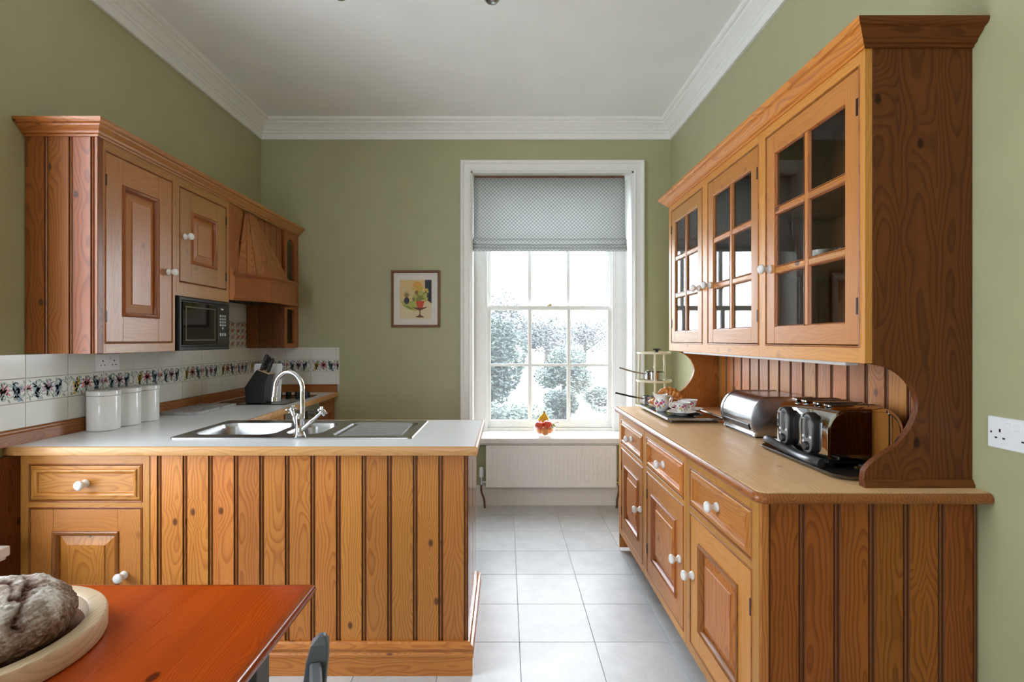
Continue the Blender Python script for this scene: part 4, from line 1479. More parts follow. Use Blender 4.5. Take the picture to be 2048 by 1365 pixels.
def sprig(parent, cx, cy, r0, z, ang, sc=1.0, taper=0.0, vary=0):
    """printed flower spray lying on a round wall of radius r0 + taper*(z)"""
    mb = MB()
    for i, (du, dz, rr, m) in enumerate(((0, .004, .008, 0), (.012, .011, .006, 3), (-.011, -.006, .007, 0 if vary else 2), (.010, -.010, .005, 2), (.004, .018, .005, 1), (-.016, .010, .005, 1), (.018, -.002, .005, 1), (-.004, -.015, .005, 1))):
        n = 7
        pts = []
        for k in range(n):
            u, w = du + rr * math.cos(2 * PI * k / n) * (1.0 if m != 1 else .5), dz + rr * math.sin(2 * PI * k / n) * (1 if m != 1 else 1.2)
            zz = z + w * sc
            rad = r0 + taper * w * sc + .0009
            a = ang + u * sc / max(rad, .01)
            pts.append((cx + rad * math.cos(a), cy + rad * math.sin(a), zz))
        mb.face(pts, m)
    return mb.build('flower_print', SPRIG, parent, weld=False)


def teacup(x, y, label, hang, zs):
    t = thing('teacup', label, 'cup', (x, y, zs), local=False, group='flowered teacups on the tray')
    pr = [(.001, 0), (.022, 0), (.023, .006), (.020, .008), (.028, .016), (.038, .034), (.043, .052), (.0465, .060), (.0445, .060), (.041, .052), (.036, .034), (.026, .017), (.001, .012)]
    c = MB().lathe(pr, (x, y, zs), (0, 0, 1), 28, caps=False).build('cup', CHINA, t, smooth=True, angle=60)
    h = MB()
    ca, sa = math.cos(hang), math.sin(hang)
    h.tube([(x + ca * r, y + sa * r, zs + z) for r, z in ((.041, .050), (.054, .055), (.064, .048), (.062, .034), (.050, .024), (.033, .022))], [.003, .0032, .0034, .0034, .0032, .003], 8)
    h.build('handle', CHINA, t, smooth=True)
    sprig(c, x, y, .0372, zs + .034, -1.75, 1.0, .55)
    sprig(c, x, y, .0372, zs + .034, -2.9, .8, .55, 1)
    return t


def saucer(x, y, label, z):
    pr = [(.001, 0), (.030, 0), (.032, .003), (.055, .007), (.072, .014), (.076, .016), (.0755, .018), (.055, .010), (.030, .0055), (.001, .005)]
    s = thing('saucer', label, 'saucer', (x, y, z), group='flowered saucers on the tray')
    o = MB().lathe(pr, (x, y, z), (0, 0, 1), 32, caps=False).build('dish', CHINA, s, smooth=True)
    mb = MB()
    for a0 in (-2.4, -.6, 1.6):
        for du, dr, m in ((0, .060, 0), (.12, .064, 1), (-.12, .058, 1), (.06, .055, 3)):
            a = a0 + du
            n = 7
            mb.face([(x + (dr + .005 * math.cos(q * 2 * PI / n)) * math.cos(a + .07 * math.sin(q * 2 * PI / n)), y + (dr + .005 * math.cos(q * 2 * PI / n)) * math.sin(a + .07 * math.sin(q * 2 * PI / n)), z + .0155) for q in range(n)], m)
    mb.build('flower_print', SPRIG, s, weld=False)
    return s


ZTR = .9462
saucer(.952, 2.775, 'flowered saucer under the front teacup', ZTR)
teacup(.952, 2.775, 'flowered teacup at the front of the tray', PI * .92, ZTR + .0055)
saucer(1.035, 2.895, 'flowered saucer under the rear teacup', ZTR)
teacup(1.035, 2.895, 'flowered teacup behind, next to the boarded back', PI * 1.0, ZTR + .0055)
jg = thing('milk_jug', 'white milk jug with pink flowers beside the teacups', 'jug', (.878, 2.893, ZTR))
jl = []
for r, z in ((.024, 0), (.027, .004), (.034, .018), (.041, .036), (.040, .052), (.033, .068), (.030, .078), (.034, .092)):
    lp_ = []
    for k in range(28):
        a = 2 * PI * k / 28
        s = max(0, math.cos(a - PI * 1.03)) ** 6
        h_ = max(0, math.cos(a - PI * .03)) ** 4
        rr = r + (.018 * s if z > .07 else 0) * ((z - .07) / .022)
        lp_.append((.878 + rr * math.cos(a), 2.893 + rr * math.sin(a), ZTR + z + ((.014 * s + .008 * h_) if z > .085 else 0)))
    jl.append(lp_)
inner = [[(.878 + (p[0] - .878) * k, 2.893 + (p[1] - 2.893) * k, p[2] + dz) for p in jl[i]] for i, k, dz in ((7, .93, 0), (6, .9, 0), (4, .9, 0), (1, .8, .006))]
jo = MB().loft(jl + inner, True, True, True).build('pot', CHINA, jg, smooth=True, angle=60)
MB().tube([(.878 + r, 2.893 + .003, ZTR + z) for r, z in ((.030, .086), (.052, .088), (.062, .070), (.056, .045), (.038, .034))], .004, 8).build('handle', CHINA, jg, smooth=True)
sprig(jo, .878, 2.893, .040, ZTR + .044, -1.9, 1.2, 0, 1)
sprig(jo, .878, 2.893, .040, ZTR + .040, -2.7, 1.1, 0, 1)

pp = MB().lathe([(.001, 0), (.05, 0), (.052, .003), (.086, .010), (.088, .012), (.084, .012), (.05, .005), (.001, .0045)], (.945, 3.075, ZTR), (0, 0, 1), 32, caps=False).build('plate', CHINA, smooth=True)
tag(pp, 'plain white plate under the croissants', 'plate')


def croissant(p0, p1, p2, rmax, name_lbl):
    n = 44
    P0, P1, P2 = Vector(p0), Vector(p1), Vector(p2)
    pts, rs = [], []
    for k in range(n + 1):
        t = k / n
        pts.append(P0 * (1 - t) ** 2 + P1 * 2 * t * (1 - t) + P2 * t * t)
        env = math.sin(PI * min(max(t, .0), 1)) ** .62
        seg = (t * 7.0 + .5) % 1
        ridge = .86 + .16 * (1 - abs(2 * seg - 1) ** 2.0) - .04 * (1 if seg < .08 else 0)
        rs.append(max(.006, rmax * env * ridge))
    o = MB().tube(pts, rs, 18).build('croissant', PASTRY, smooth=True, angle=70)
    tag(o, name_lbl, 'croissant', 'croissants on the tray')
    return o


croissant((.865, 3.11, ZTR + .030), (.905, 3.00, ZTR + .034), (.95, 3.125, ZTR + .032), .026, 'croissant lying lower, beside the milk jug')
croissant((.900, 3.03, ZTR + .088), (.985, 3.05, ZTR + .120), (1.055, 3.02, ZTR + .035), .031, 'long croissant lying on top of the other one')

# ------------------------------------------------------------------ pan stand
ps = thing('pan_stand', 'cream three-legged tiered saucepan stand between dresser and far wall', 'stand', (1.08, 3.74, 0))
scx, scy = 1.085, 3.74


def trishelf(z, R):
    pts = []
    for k in range(36):
        a = 2 * PI * k / 36
        rr = R * (1 - .10 * (1 + math.cos(3 * (a - PI / 2))) / 2)
        pts.append((scx + rr * math.cos(a), scy + rr * math.sin(a)))
    lo_ = []
    for e, zz in ((.97, z - .006), (1.0, z - .004), (1.0, z + .010), (.98, z + .010), (.97, z)):
        lo_.append([(scx + (x - scx) * e, scy + (y - scy) * e, zz) for x, y in pts])
    return MB().loft(lo_, True, True, True)


for z, R in ((1.252, .128), (1.048, .132), (.868, .138), (.66, .144), (.42, .150), (.16, .158)):
    trishelf(z, R).build('shelf', CREAM, ps, smooth=True, angle=40)
for a in (-PI / 2 - .25, PI / 6 + .1, 5 * PI / 6 - .1):
    c, s = math.cos(a), math.sin(a)
    MB().tube([(scx + .112 * c, scy + .112 * s, 1.252), (scx + .125 * c, scy + .125 * s, .87), (scx + .16 * c, scy + .16 * s, .0)], .0085, 10).build('leg', CREAM, ps, smooth=True)


def saucepan(name, lbl, x, y, z, r, h, hd_dir, hl, hm, lid=None):
    p = thing('saucepan', lbl, 'saucepan', (x, y, z))
    MB().lathe([(.001, 0), (r * .92, 0), (r, .006), (r, h), (r + .003, h + .002), (r - .003, h + .002), (r - .003, .008), (.001, .005)], (x, y, z), (0, 0, 1), 32, caps=False).build('pan', name, p, smooth=True)
    d = Vector((hd_dir[0], hd_dir[1], 0)).normalized()
    a = Vector((x, y, z + h * .8)) + d * (r - .002)
    up_ = Vector((0, 0, 1))
    MB().tube([a, a + d * .03 + up_ * .004, a + d * .06 + up_ * .010], .006, 10).build('handle_bracket', STEEL, p, smooth=True)
    MB().tube([a + d * .055 + up_ * .009, a + d * .08 + up_ * .014, a + d * hl + up_ * hd_dir[2]], [.008, .010, .009], 10, flat=.7).build('handle', hm, p, smooth=True)
    return p


saucepan(STEEL, 'steel saucepan with black handle on the lower shelf of the stand', 1.045, 3.68, .8685, .062, .075, (-1, -.15, .045), .215, BLACK)
p2 = saucepan(CHROME, 'small saucepan with glass lid on the middle shelf of the stand', 1.085, 3.74, 1.0485, .070, .065, (-1, .05, .045), .19, STEEL)
MB().lathe([(.069, .067), (.068, .074), (.05, .088), (.02, .095), (.001, .096)], (1.085, 3.74, 1.0485), (0, 0, 1), 28, caps=False).build('glass_lid', GLASS, p2, smooth=True)
MB().lathe([(.007, .095), (.006, .105), (.012, .112), (.012, .120), (.001, .124)], (1.085, 3.74, 1.0485), (0, 0, 1), 16).build('lid_knob', CHROME, p2, smooth=True)
o = MB().lathe([(.001, 0), (.024, 0), (.026, .004), (.012, .010), (.012, .018), (.03, .026), (.031, .032), (.001, .035)], (1.10, 3.74, 1.2525), (0, 0, 1), 20).build('trivet', BLACK, smooth=True)
tag(o, 'small black lid on the topmost shelf of the stand', 'lid')
o = MB().lathe([(.001, 0), (.03, 0), (.034, .01), (.034, .05), (.02, .06), (.014, .075), (.001, .08)], (1.12, 3.77, .8685), (0, 0, 1), 20).build('pot', BLACK, smooth=True)
tag(o, 'small black pot on the lower shelf behind the croissants', 'pot')

# ------------------------------------------------------------------ radiator
rd = thing('radiator', 'white panel radiator under the window sill', 'radiator', (.36, 4.12, .177))
RX0, RX1, RZ0, RZ1, RY = -.159, .878, .177, .500, 4.072
cols_ = [(RX0, 0), (RX0 + .012, 0)]
nfl = 30
pw = (RX1 - RX0 - .05) / nfl
loopsx = []
mb = MB()
x = RX0
pts = [(RX0, .0)]
for k in range(nfl):
    x0 = RX0 + .025 + k * pw
    pts += [(x0 + pw * .12, 0), (x0 + pw * .25, .005), (x0 + pw * .75, .005), (x0 + pw * .88, 0)]
pts.append((RX1, 0))
za, zb_ = RZ0 + .055, RZ1 - .065
rows = [(RZ0, 0), (RZ0 + .004, 1e-4), (za, 0), (za + .018, 1), (zb_ - .018, 1), (zb_, 0), (RZ1, 0)]
mb.loft([[(px_, RY + d * f, z) for px_, d in pts] for z, f in rows], False)
mb.box(RX0, RX1, RY + .003, RY + .018, RZ0, RZ1)
mb.build('panel', WHITE, rd, smooth=True, angle=50)
MB().rect_loft(lambda u, d, z: (u, RY - d, z), RX0, RX1, RZ0, RZ1, [(-.001, -.004), (-.001, .002), (.004, .003), (.007, 0)], 0, 0).build('rim', WHITE, rd)
MB().box(RX0, RX0 + .004, RY, RY + .09, RZ0 + .01, RZ1 + .006).box(RX1 - .004, RX1, RY, RY + .09, RZ0 + .01, RZ1 + .006).build('side_cover', WHITE, rd)
gr = MB()
for k in range(62):
    x0 = RX0 + .012 + k * (RX1 - RX0 - .024) / 62
    gr.box(x0, x0 + .0095, RY + .003, RY + .088, RZ1 + .001, RZ1 + .007)
gr.box(RX0, RX1, RY, RY + .006, RZ1 - .002, RZ1 + .007).box(RX0, RX1, RY + .084, RY + .09, RZ1 - .002, RZ1 + .007).box(RX0 + .01, RX1 - .01, RY + .04, RY + .044, RZ1 - .06, RZ1)
tag(gr.build('top_grille', WHITE, rd), kind='stuff')
vx, vy = -.198, 4.115
v = MB().tube([(vx, vy, .185), (vx, vy, .245)], .009).tube([(vx, vy, .205), (RX0 + .01, vy, .205)], .009).lathe([(.012, 0), (.014, .004), (.012, .012)], (vx, vy, .238), (0, 0, 1), 12).build('valve', CHROME, rd, smooth=True)
MB().lathe([(.014, .245), (.019, .25), (.020, .29), (.017, .318), (.010, .326), (.001, .327)], (vx, vy, 0), (0, 0, 1), 20).build('thermostat_head', PLASTIC, v, smooth=True)
MB().tube(smooth_path([(vx, vy, .19), (vx + .001, vy, .13), (vx + .022, vy - .01, .07), (vx + .028, vy - .012, .001)], 6), .0085, 10).build('pipe', COPPER, rd, smooth=True)
MB().tube([(.908, vy, .185), (.908, vy, .235)], .009).tube([(.908, vy, .205), (RX1 - .01, vy, .205)], .009).build('valve', BRASS, rd, smooth=True)
MB().tube(smooth_path([(.908, vy, .19), (.908, vy, .13), (.893, vy - .01, .07), (.888, vy - .012, .001)], 6), .0085, 10).build('pipe', COPPER, rd, smooth=True)

# ------------------------------------------------------------------ roman blind
bl = thing('roman_blind', 'grey lattice-patterned roman blind half lowered over the window', 'blind', (.36, 4.27, 2.70))
BX0, BX1 = -.270, .990


def fabric(prof_, name, x0, x1, u_off=0):
    mb = MB()
    n = 24
    L = [0]
    for i in range(1, len(prof_)):
        L.append(L[-1] + math.hypot(prof_[i][0] - prof_[i - 1][0], prof_[i][1] - prof_[i - 1][1]))
    lo_ = []
    for i, (y, z) in enumerate(prof_):
        lo_.append([(x0 + (x1 - x0) * k / n, y + .0015 * math.sin(k * 1.9 + i), z + .0012 * math.sin(k * 1.1)) for k in range(n + 1)])
    mb.loft(lo_, False)
    o = mb.build(name, BLIND, bl, smooth=True, angle=60, weld=False)
    uvl = o.data.uv_layers.new(name='UVMap')
    for lp_ in o.data.loops:
        vi = lp_.vertex_index
        i, k = divmod(vi, n + 1)
        uvl.data[lp_.index].uv = (x0 + (x1 - x0) * k / n, L[i] + u_off)
    s = o.modifiers.new('thick', 'SOLIDIFY')
    s.thickness = .0016
    return o


fabric([(4.262, 2.698), (4.262, 2.60), (4.261, 2.45), (4.257, 2.32), (4.246, 2.235), (4.236, 2.205), (4.234, 2.196), (4.240, 2.189), (4.256, 2.190)], 'curtain', BX0, BX1)
fabric([(4.262, 2.196), (4.244, 2.192), (4.228, 2.168), (4.226, 2.150), (4.232, 2.140), (4.252, 2.140)], 'fold', BX0 - .008, BX1 + .006, .3)
fabric([(4.262, 2.150), (4.240, 2.146), (4.224, 2.128), (4.223, 2.118), (4.230, 2.112), (4.252, 2.112)], 'fold', BX0 - .010, BX1 + .007, .1)
fabric([(4.264, 2.122), (4.236, 2.117), (4.220, 2.102), (4.219, 2.090), (4.226, 2.083), (4.258, 2.083)], 'fold', BX0 - .011, BX1 + .008, .2)
MB().box(BX0 + .004, BX1 - .004, 4.264, 4.29, 2.690, 2.714).build('headrail', DARKW['X'], bl)
MB().tube(smooth_path([(1.0, 4.262, 2.69), (1.0, 4.258, 1.6), (.998, 4.255, .90), (.992, 4.255, .80), (.985, 4.255, .90), (.988, 4.258, 1.6), (.995, 4.262, 2.69)], 8), .0014, 6).build('cord', PLASTIC, bl, smooth=True)

# ------------------------------------------------------------------ framed still life
pf = thing('picture', 'small framed still-life print hanging on the far wall left of the window', 'picture', (-.738, 4.185, 1.452))
Fw = lambda u, d, z: (u, 4.1885 - d, z)
MB().rect_loft(Fw, -.937, -.539, 1.452, 1.917, [(0, 0), (0, .016), (.004, .019), (.010, .018), (.014, .020), (.019, .012), (.020, .006)], 0, 1).build('frame', [FRAMEW['Z'], FRAMEW['X']], pf)
MB().fbox(Fw, -.92, -.556, .001, .006, 1.469, 1.900).build('mount', CARD, pf)
pu0, pz0, pw_, ph_ = -.869, 1.520, .261, .320
pm = MB()
PM = [flat((.66, .50, .24)), flat((.012, .016, .03)), flat((.70, .34, .06)), flat((.20, .22, .04)), flat((.42, .43, .09)), flat((.60, .07, .015)), flat((.14, .035, .012)), flat((.03, .02, .03)), flat((.28, .13, .05)), flat((.68, .58, .36)), flat((.55, .40, .05))]
lay = [.0064]


def poly(pts, m):
    lay[0] += .00004
    pm.face([Fw(pu0 + a * pw_, lay[0], pz0 + b * ph_) for a, b in pts], m)


def ell(cx, cz, rx, rz, m, rot=0, n=14):
    poly([(cx + rx * math.cos(2 * PI * k / n) * math.cos(rot) - rz * math.sin(2 * PI * k / n) * math.sin(rot), cz + rx * math.cos(2 * PI * k / n) * math.sin(rot) + rz * math.sin(2 * PI * k / n) * math.cos(rot)) for k in range(n)], m)


poly([(0, 0), (1, 0), (1, 1), (0, 1)], 0)
poly([(0, 0), (1, 0), (1, .38), (.8, .46), (.2, .40), (0, .45)], 9)
poly([(.79, 1), (1, 1), (1, .40), (.80, .52)], 1)
ell(.55, .82, .16, .14, 2); ell(.42, .72, .10, .10, 0)
poly([(.04, .47), (.10, .34), (.25, .25), (.45, .21), (.60, .22), (.62, .40), (.48, .50), (.34, .44)], 4)
poly([(.10, .36), (.30, .26), (.46, .24), (.30, .32)], 3)
ell(.22, .47, .085, .085, 7); poly([(.14, .50), (.30, .50), (.26, .38), (.18, .38)], 7)
for k in range(11):
    a = math.radians(20 + k * 14)
    poly([(.20, .55), (.24, .55), (.22 + .15 * math.cos(a), .56 + .17 * math.sin(a))], 8 if k % 2 else 3)
for cx, cz, r, m in ((.60, .60, .12, 3), (.72, .58, .13, 3), (.50, .55, .10, 4), (.80, .60, .08, 4), (.66, .66, .09, 4), (.83, .50, .07, 4), (.44, .50, .06, 3), (.60, .50, .09, 3)):
    ell(cx, cz, r, r * .7, m, cx * 5)
for cx, cz, r in ((.44, .77, .05), (.57, .815, .05), (.66, .77, .07), (.84, .74, .06), (.88, .69, .04), (.70, .80, .04)):
    ell(cx, cz, r, r * .7, 10)
ell(.53, .68, .06, .05, 8)
poly([(.51, .46), (.78, .46), (.72, .28), (.56, .28)], 5)
poly([(.38, .315), (.45, .295), (.66, .285), (.80, .30), (.88, .325), (.82, .28), (.70, .235), (.655, .22), (.65, .12), (.68, .09), (.77, .055), (.75, .04), (.63, .036), (.51, .045), (.50, .06), (.59, .09), (.62, .12), (.62, .22), (.55, .235), (.44, .28)], 6)
pm.build('print', PM, pf, weld=False)

# ------------------------------------------------------------------ fruit bowl on the sill
fb = MB().lathe([(.001, .0), (.034, 0), (.036, .004), (.05, .012), (.078, .035), (.094, .062), (.099, .088), (.097, .0885), (.091, .062), (.075, .037), (.048, .016), (.001, .008)], (.315, 4.20, .5602), (0, 0, 1), 36, caps=False).build('fruit_bowl', GLASS, smooth=True)
tag(fb, 'clear glass fruit bowl on the window sill', 'bowl')
bx, by, bz = .315, 4.20, .5602


def apple(x, y, z, r, lbl):
    t = thing('apple', lbl, 'apple', (x, y, z - r), group='red apples in the glass bowl')
    MB().lathe([(.001, -.80 * r), (.25 * r, -.9 * r), (.6 * r, -.72 * r), (.92 * r, -.25 * r), (1.0 * r, .12 * r), (.9 * r, .55 * r), (.6 * r, .84 * r), (.3 * r, .86 * r), (.08 * r, .70 * r), (.001, .66 * r)], (x, y, z), (.12, -.25, .95), 20).build('flesh', APPLE, t, smooth=True, angle=80)
    MB().tube([(x, y, z + r * .66), (x + .003, y - .004, z + r * 1.05)], .0016, 6).build('stalk', STALK, t)


apple(bx - .045, by - .028, bz + .092, .036, 'left red apple on top of the fruit bowl')
apple(bx + .024, by - .030, bz + .098, .038, 'right red apple on top of the fruit bowl')
for k, (dx, dy, dz, r, l) in enumerate(((.004, -.030, .044, .033, 'orange at the front, low in the glass bowl'), (-.034, .020, .046, .032, 'orange at the back left of the glass bowl'), (.042, .022, .050, .033, 'orange at the back right of the glass bowl'))):
    o = MB().sphere((bx + dx, by + dy, bz + dz), r, 20, 12).build('orange', ORANGE, smooth=True, angle=80)
    tag(o, l, 'orange', 'oranges in the glass bowl')
bn = thing('banana_bunch', 'bunch of yellow bananas standing behind the apples', 'bananas', (bx, by + .03, bz + .06))
for k, a in enumerate((-.9, -.2, .5)):
    tip = Vector((bx - .002 + .004 * k, by + .034, bz + .192))
    pts = smooth_path([tip, tip + Vector((.006 * (k - 1), 0, -.02)), Vector((bx + .030 * (k - 1) - .006, by + .036, bz + .13)), Vector((bx + .036 * (k - 1) - .006, by + .045, bz + .085)), Vector((bx + .02 * (k - 1), by + .05, bz + .06))], 5)
    rs = [.004 if i < 4 else min(.0155, .004 + (i - 3) * .0022) * (1 if i < len(pts) - 4 else .8 - .12 * (i - len(pts) + 4)) for i in range(len(pts))]
    MB().tube(pts, rs, 8).build('banana', BANANA, bn, smooth=True, angle=70)
MB().tube([(bx, by + .034, bz + .185), (bx + .002, by + .034, bz + .200)], .006, 8).build('stalk', STALK, bn)
gp = thing('grape_bunch', 'green grapes hanging over the right rim of the glass bowl', 'grapes', (bx + .08, by, bz + .08))
g = MB()
for k in range(16):
    g.sphere((bx + .066 + rnd.uniform(-.02, .03), by - .01 + rnd.uniform(-.03, .03), bz + .085 + rnd.uniform(-.012, .014)), .0085, 10, 7)
tag(g.build('berries', GRAPE, gp, smooth=True), kind='stuff')
MB().tube([(bx + .06, by, bz + .10), (bx + .09, by - .01, bz + .108), (bx + .112, by - .015, bz + .115)], .002, 6).build('stem', STALK, gp)

# ------------------------------------------------------------------ table, board, bread, chair
tb = thing('dining_table', 'glossy red-orange pine table with grey legs in the foreground', 'table', (-1.05, .7, 0))
TBX0, TBX1, TBY0, TBY1, TBZ = -1.62, -.486, -.35, 1.246, .75
nb = 9
bwid = (TBX1 - TBX0) / nb
tp = MB().box(TBX0 + .0001, TBX0 + bwid - .0001, TBY0, TBY1, .722, TBZ).build('top_board', TAB['Y'], tb, bevel=.0003)
for k in range(1, nb):
    dup(tp, tb, (bwid * k, 0, 0))
ep = [(0, .719), (-.010, .720), (-.016, .726), (-.018, .734), (-.016, .743), (-.011, .7485), (-.006, .7495), (-.003, .7505), (0, .750)]
MB().sweep([(TBX0, TBY0), (TBX1, TBY0), (TBX1, TBY1), (TBX0, TBY1), (TBX0, TBY0 + .002)], ep, ms=[0, 1, 0, 1]).build('edge_moulding', [TAB['X'], TAB['Y']], tb, smooth=True, angle=40)
MB().box(-1.53, -.57, 1.105, 1.13, .62, .719).box(-1.53, -.57, -.23, -.205, .62, .719).box(-.575, -.55, -.2, 1.1, .62, .719).box(-1.55, -1.525, -.2, 1.1, .62, .719).build('apron', GPAINT, tb, bevel=.002)
for x in (-1.58, -.598):
    for y in (-.26, 1.10):
        MB().loft([[(x + sx_ * h, y + sy_ * h, z) for sx_, sy_ in ((0, 0), (1, 0), (1, 1), (0, 1))] for z, h in ((.719, .062), (.60, .062), (.0, .062))], True, True, True).build('leg', GPAINT, tb, bevel=.004)

BCX, BCY = -1.0, .955
bo = thing('bread_board', 'round wooden board with raised rim holding the loaf', 'board', (BCX, BCY, .7505))
MB().lathe([(.001, 0), (.196, 0), (.202, .003), (.204, .008), (.204, .040), (.201, .045), (.196, .046), (.176, .046), (.172, .043), (.168, .024), (.160, .013), (.001, .012)], (BCX, BCY, .7505), (0, 0, 1), 72).build('rim', BEECH['Y'], bo, smooth=True, angle=40)
MB().lathe([(.001, .0122), (.158, .0122), (.166, .021), (.1655, .0225), (.157, .0162), (.001, .0160)], (BCX, BCY, .7505), (0, 0, 1), 72).build('dish', wood('matt_dish_wood', (.22, .085, .03), (.11, .035, .012), 'Y', rough=.7, spec=.12), bo, smooth=True, angle=50)


def loaf():
    c = Vector((BCX + .010, BCY - .002, .812))
    rx, ry, rz = .154, .138, .066
    nu, nv = 220, 130
    vs, tear = [], []
    crease = smooth_path([(-.040, .105, 0), (.010, .092, 0), (.045, .062, 0), (.075, .028, 0), (.105, -.012, 0), (.128, -.050, 0)], 8)
    crease2 = smooth_path([(-.050, -.010, 0), (-.010, .025, 0), (.030, .034, 0), (.060, .012, 0), (.085, -.020, 0)], 8)
    for i in range(nv + 1):
        th = PI * i / nv
        for k in range(nu):
            ph = 2 * PI * k / nu
            d = Vector((math.sin(th) * math.cos(ph), math.sin(th) * math.sin(ph), -math.cos(th)))
            n1 = noise.noise(d * 1.7 + Vector((3, 1, 2)))
            n2 = noise.noise(Vector(((d.x + .5 * d.y) * 4, (d.y - .5 * d.x) * 17, d.z * 6)) + Vector((7, 3, 1)))
            n3 = noise.noise(d * 22)
            n4 = noise.noise(d * 48)
            s = 1 + .06 * n1 + .030 * n2 + .016 * n3 + .007 * n4
            p = Vector((d.x * rx * s, d.y * ry * s, d.z * rz * s * (1 + .16 * (d.x * .8 + d.y * .4))))
            tr_ = 0
            if d.z > -.25:
                for cr, w, dep in ((crease, .0065, .012), (crease2, .0035, .006)):
                    best, side = 9, 0
                    for q in range(len(cr) - 1):
                        a, b = cr[q], cr[q + 1]
                        ab = (b - a).to_2d()
                        ap_ = (p - a).to_2d()
                        t = max(0, min(1, ap_.dot(ab) / max(ab.length_squared, 1e-9)))
                        dd = (ap_ - ab * t).length
                        if dd < best:
                            best = dd
                            side = ab.x * ap_.y - ab.y * ap_.x
                    wob = best + .009 * noise.noise(p * 45)
                    f = math.exp(-(wob / w) ** 2)
                    lip = math.exp(-((wob - .022) / .012) ** 2) * (1 if side > 0 else .2)
                    p += d * (-dep * f * (.6 + .8 * abs(n2) * 2) + .004 * lip * (.5 + n3))
                    fc = math.exp(-(wob / (w * 1.9)) ** 2)
                    tr_ = max(tr_, min(1, fc * 1.5 * (.6 + .8 * noise.noise(p * 90) ** 2)))
            if p.z < -.048:
                p.z = -.048 + (p.z + .048) * .12
            vs.append(c + p)
            tear.append(tr_)
    mb = MB()
    fs = []
    for i in range(nv):
        for k in range(nu):
            fs.append((i * nu + k, i * nu + (k + 1) % nu, (i + 1) * nu + (k + 1) % nu, (i + 1) * nu + k))
    zmin = min(v.z for v in vs)
    vs = [v + Vector((0, 0, .7672 - zmin)) for v in vs]
    mb.mesh(vs, fs)
    o = mb.build('bread_loaf', BREAD, smooth=True, angle=180, weld=False)
    at = o.data.attributes.new('tear', 'FLOAT', 'POINT')
    at.data.foreach_set('value', tear)
    tag(o, 'floury brown crusty loaf with a torn top on the round board', 'bread')


loaf()

# grey painted chair pushed in at the right side of the table
ch = thing('dining_chair', 'grey-painted wooden chair at the near right side of the table', 'chair', (-.455, .715, -.012), 0, local=True)
ch.rotation_euler = (0, 0, math.radians(12))
# local: chair faces -x, back towards +x
def post(y):
    mb = MB()
    sec = []
    for z, x, w, dpt in ((0, .135, .034, .036), (.44, .125, .036, .040), (.60, .132, .034, .040), (.72, .147, .032, .040), (.775, .153, .030, .038), (.803, .157, .026, .030), (.815, .160, .016, .014), (.818, .161, .006, .004)):
        sec.append([(x - dpt / 2, y - w / 2, z), (x + dpt / 2, y - w / 2, z), (x + dpt / 2, y + w / 2, z), (x - dpt / 2, y + w / 2, z)])
    return mb.loft(sec, True, True, True).build('back_post', GPAINT, ch, bevel=.003)
post(.205); post(-.205)
for z0, z1, nm in ((.685, .775, 'top_rail'), (.56, .60, 'lower_rail')):
    mb = MB()
    L = []
    n = 14
    for k in range(n + 1):
        t = k / n
        y = .19 - .38 * t
        bow = .022 * math.sin(PI * t)
        xc = .142 + (.006 if z1 > .7 else -.006) + bow
        arch_ = .014 * math.sin(PI * t)
        L.append([(xc - .011, y, z0), (xc + .009, y, z0), (xc + .013, y, z1 + arch_), (xc - .007, y, z1 + arch_)])
    mb.loft(L, True, True, True).build(nm, GPAINT, ch, bevel=.004)
for k in range(4):
    y = -.12 + .08 * k
    MB().tube([(.128, y, .44), (.148, y, .57), (.160, y, .69)], .009, 10).build('spindle', GPAINT, ch, smooth=True)
MB().prism(rrect(-.22, .14, -.215, .215, .03), lambda a, b, c: (a, b, c), .43, .455).build('seat', GPAINT, ch, bevel=.006)
for y in (-.185, .185):
    MB().tube([(-.18, y, .43), (-.19, y * 1.05, .0)], [.018, .013], 12).build('front_leg', GPAINT, ch, smooth=True)
    MB().tube([(-.185, y, .20), (.130, y * 1.08, .20)], .009, 10).build('stretcher', GPAINT, ch, smooth=True)

# ------------------------------------------------------------------ ceiling spotlights
sp = thing('spotlight_bar', 'brushed steel ceiling spotlight bar, only its heads reach into view', 'light', (-.44, 2.5, HC))
MB().box(-.92, .04, 2.46, 2.54, HC - .022, HC - .0005).build('bar', STEEL, sp, bevel=.006)
for x, z in ((-.81, 3.013), (-.44, 3.03), (-.068, 2.992)):
    a = MB().tube([(x, 2.5, HC - .02), (x, 2.5, z + .055)], .007, 10).build('arm', STEEL, sp, smooth=True)
    MB().lathe([(.044, .075), (.045, .06), (.044, .045), (.038, .022), (.026, .008), (.012, .001), (.001, 0)], (x, 2.5, z), (0, 0, 1), 24).build('spot_head', STEEL, a, smooth=True)

# ------------------------------------------------------------------ garden outside the window
gd = MB().box(-40, 40, YB + WT + .3, 70, -.5, -.15).build('lawn', LAWN)
struct(gd, 'pale lawn beyond the window')


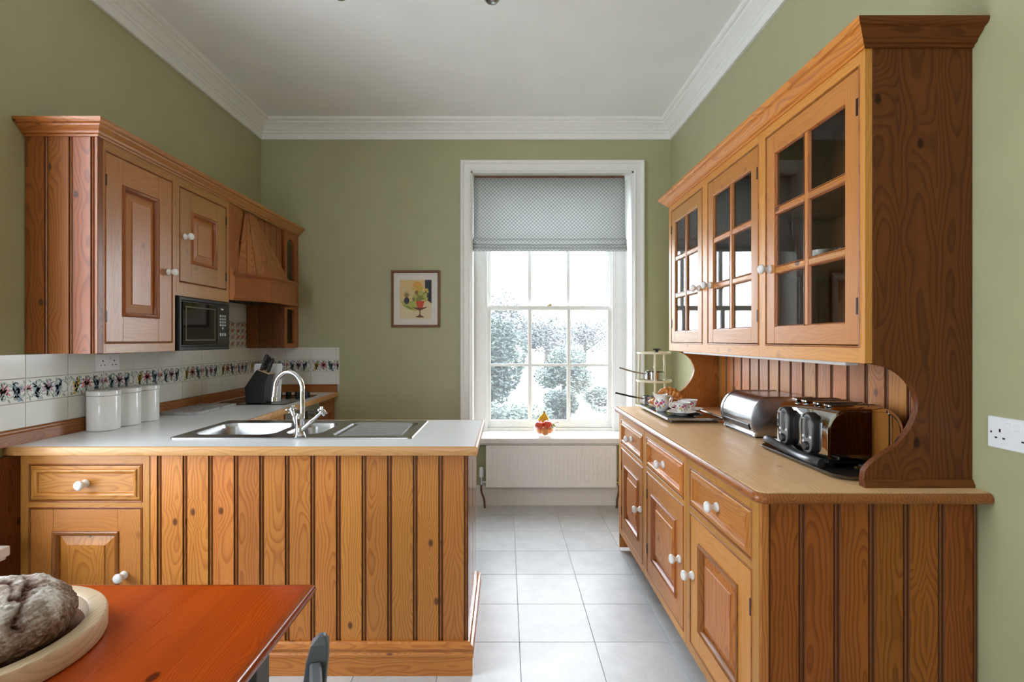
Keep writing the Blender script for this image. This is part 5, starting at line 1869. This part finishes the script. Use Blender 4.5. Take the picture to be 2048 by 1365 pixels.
def bush(name, lbl, cat, x, y, z0, rx, ry, h, n, leaf, mat, stem_r=.05, grp=None, airy=1.0):
    t = thing(name, lbl, cat, (x, y, z0), group=grp)
    mb = MB()
    lobes = [(Vector((rnd.uniform(-.6, .6) * rx, rnd.uniform(-.6, .6) * ry, rnd.uniform(.35, .78) * h)), rnd.uniform(.28, .48)) for _ in range(16)]
    for _ in range(n):
        c, s = rnd.choice(lobes)
        d = Vector((rnd.gauss(0, 1), rnd.gauss(0, 1), rnd.gauss(0, 1))).normalized()
        p = Vector((x, y, z0)) + c + Vector((d.x * rx * s, d.y * ry * s, d.z * h * .5 * s * 1.2)) * (rnd.uniform(.5, 1) if airy > 1 else rnd.uniform(.82, 1.05))
        if p.z < z0:
            continue
        q = Vector((rnd.gauss(0, 1), rnd.gauss(0, 1), rnd.gauss(0, .6))).normalized()
        w = q.orthogonal().normalized() * leaf * .45
        q = q * leaf
        mb.face([p - q, p - w * .9, p + q, p + w * .9])
    tag(mb.build('foliage', mat, t, weld=False), kind='stuff')
    st = MB()
    st.tube([(x, y, z0), (x + .05, y, z0 + h * .3), (x, y + .05, z0 + h * .62)], [stem_r, stem_r * .8, stem_r * .35], 8)
    for k in range(5):
        a = k * 1.3
        st.tube([(x, y, z0 + h * (.2 + .05 * k)), (x + .5 * rx * math.cos(a), y + .5 * ry * math.sin(a), z0 + h * (.5 + .06 * k))], [stem_r * .5, stem_r * .15], 6)
    st.build('stem', BARK, t, smooth=True)
    return t


bush('evergreen_bush', 'dense dark evergreen bush behind the left window panes', 'bush', -.28, 9.9, -.15, .82, .7, 1.95, 9000, .05, LEAF1)
bush('pale_shrub', 'low pale shrub at the foot of the dark evergreen bush', 'bush', -.15, 8.2, -.15, .95, .5, .55, 3500, .04, LEAF2)
bush('garden_shrub', 'loose grey-green shrub behind the middle window panes', 'bush', 1.38, 12.6, -.15, .75, .6, 1.40, 5000, .05, LEAF2, airy=2)
bush('round_shrub', 'round dark shrub low behind the middle window panes', 'bush', .95, 8.7, -.15, .34, .34, .70, 3500, .035, LEAF1)
bush('low_shrub', 'low broad shrub behind the right window panes', 'bush', 2.02, 9.8, -.15, .60, .5, .66, 4000, .035, LEAF2)
TL = ['bare tree far beyond the bushes, left of the window middle', 'bare tree far beyond the bushes, behind the middle panes', 'bare tree far beyond the lawn, behind the right panes', 'bare tree far off, hidden behind the window frame on the right']
for k, (x, y, h, w) in enumerate(((-.6, 24, 4.2, 2.2), (2.2, 28, 3.2, 2.0), (5.2, 34, 3.6, 3.0), (22, 40, 5.0, 3.2))):
    bush('garden_tree', TL[k], 'tree', x, y, -.15, w, w, h, 5000, .10, LEAF3, .14, 'trees far across the lawn', 2)
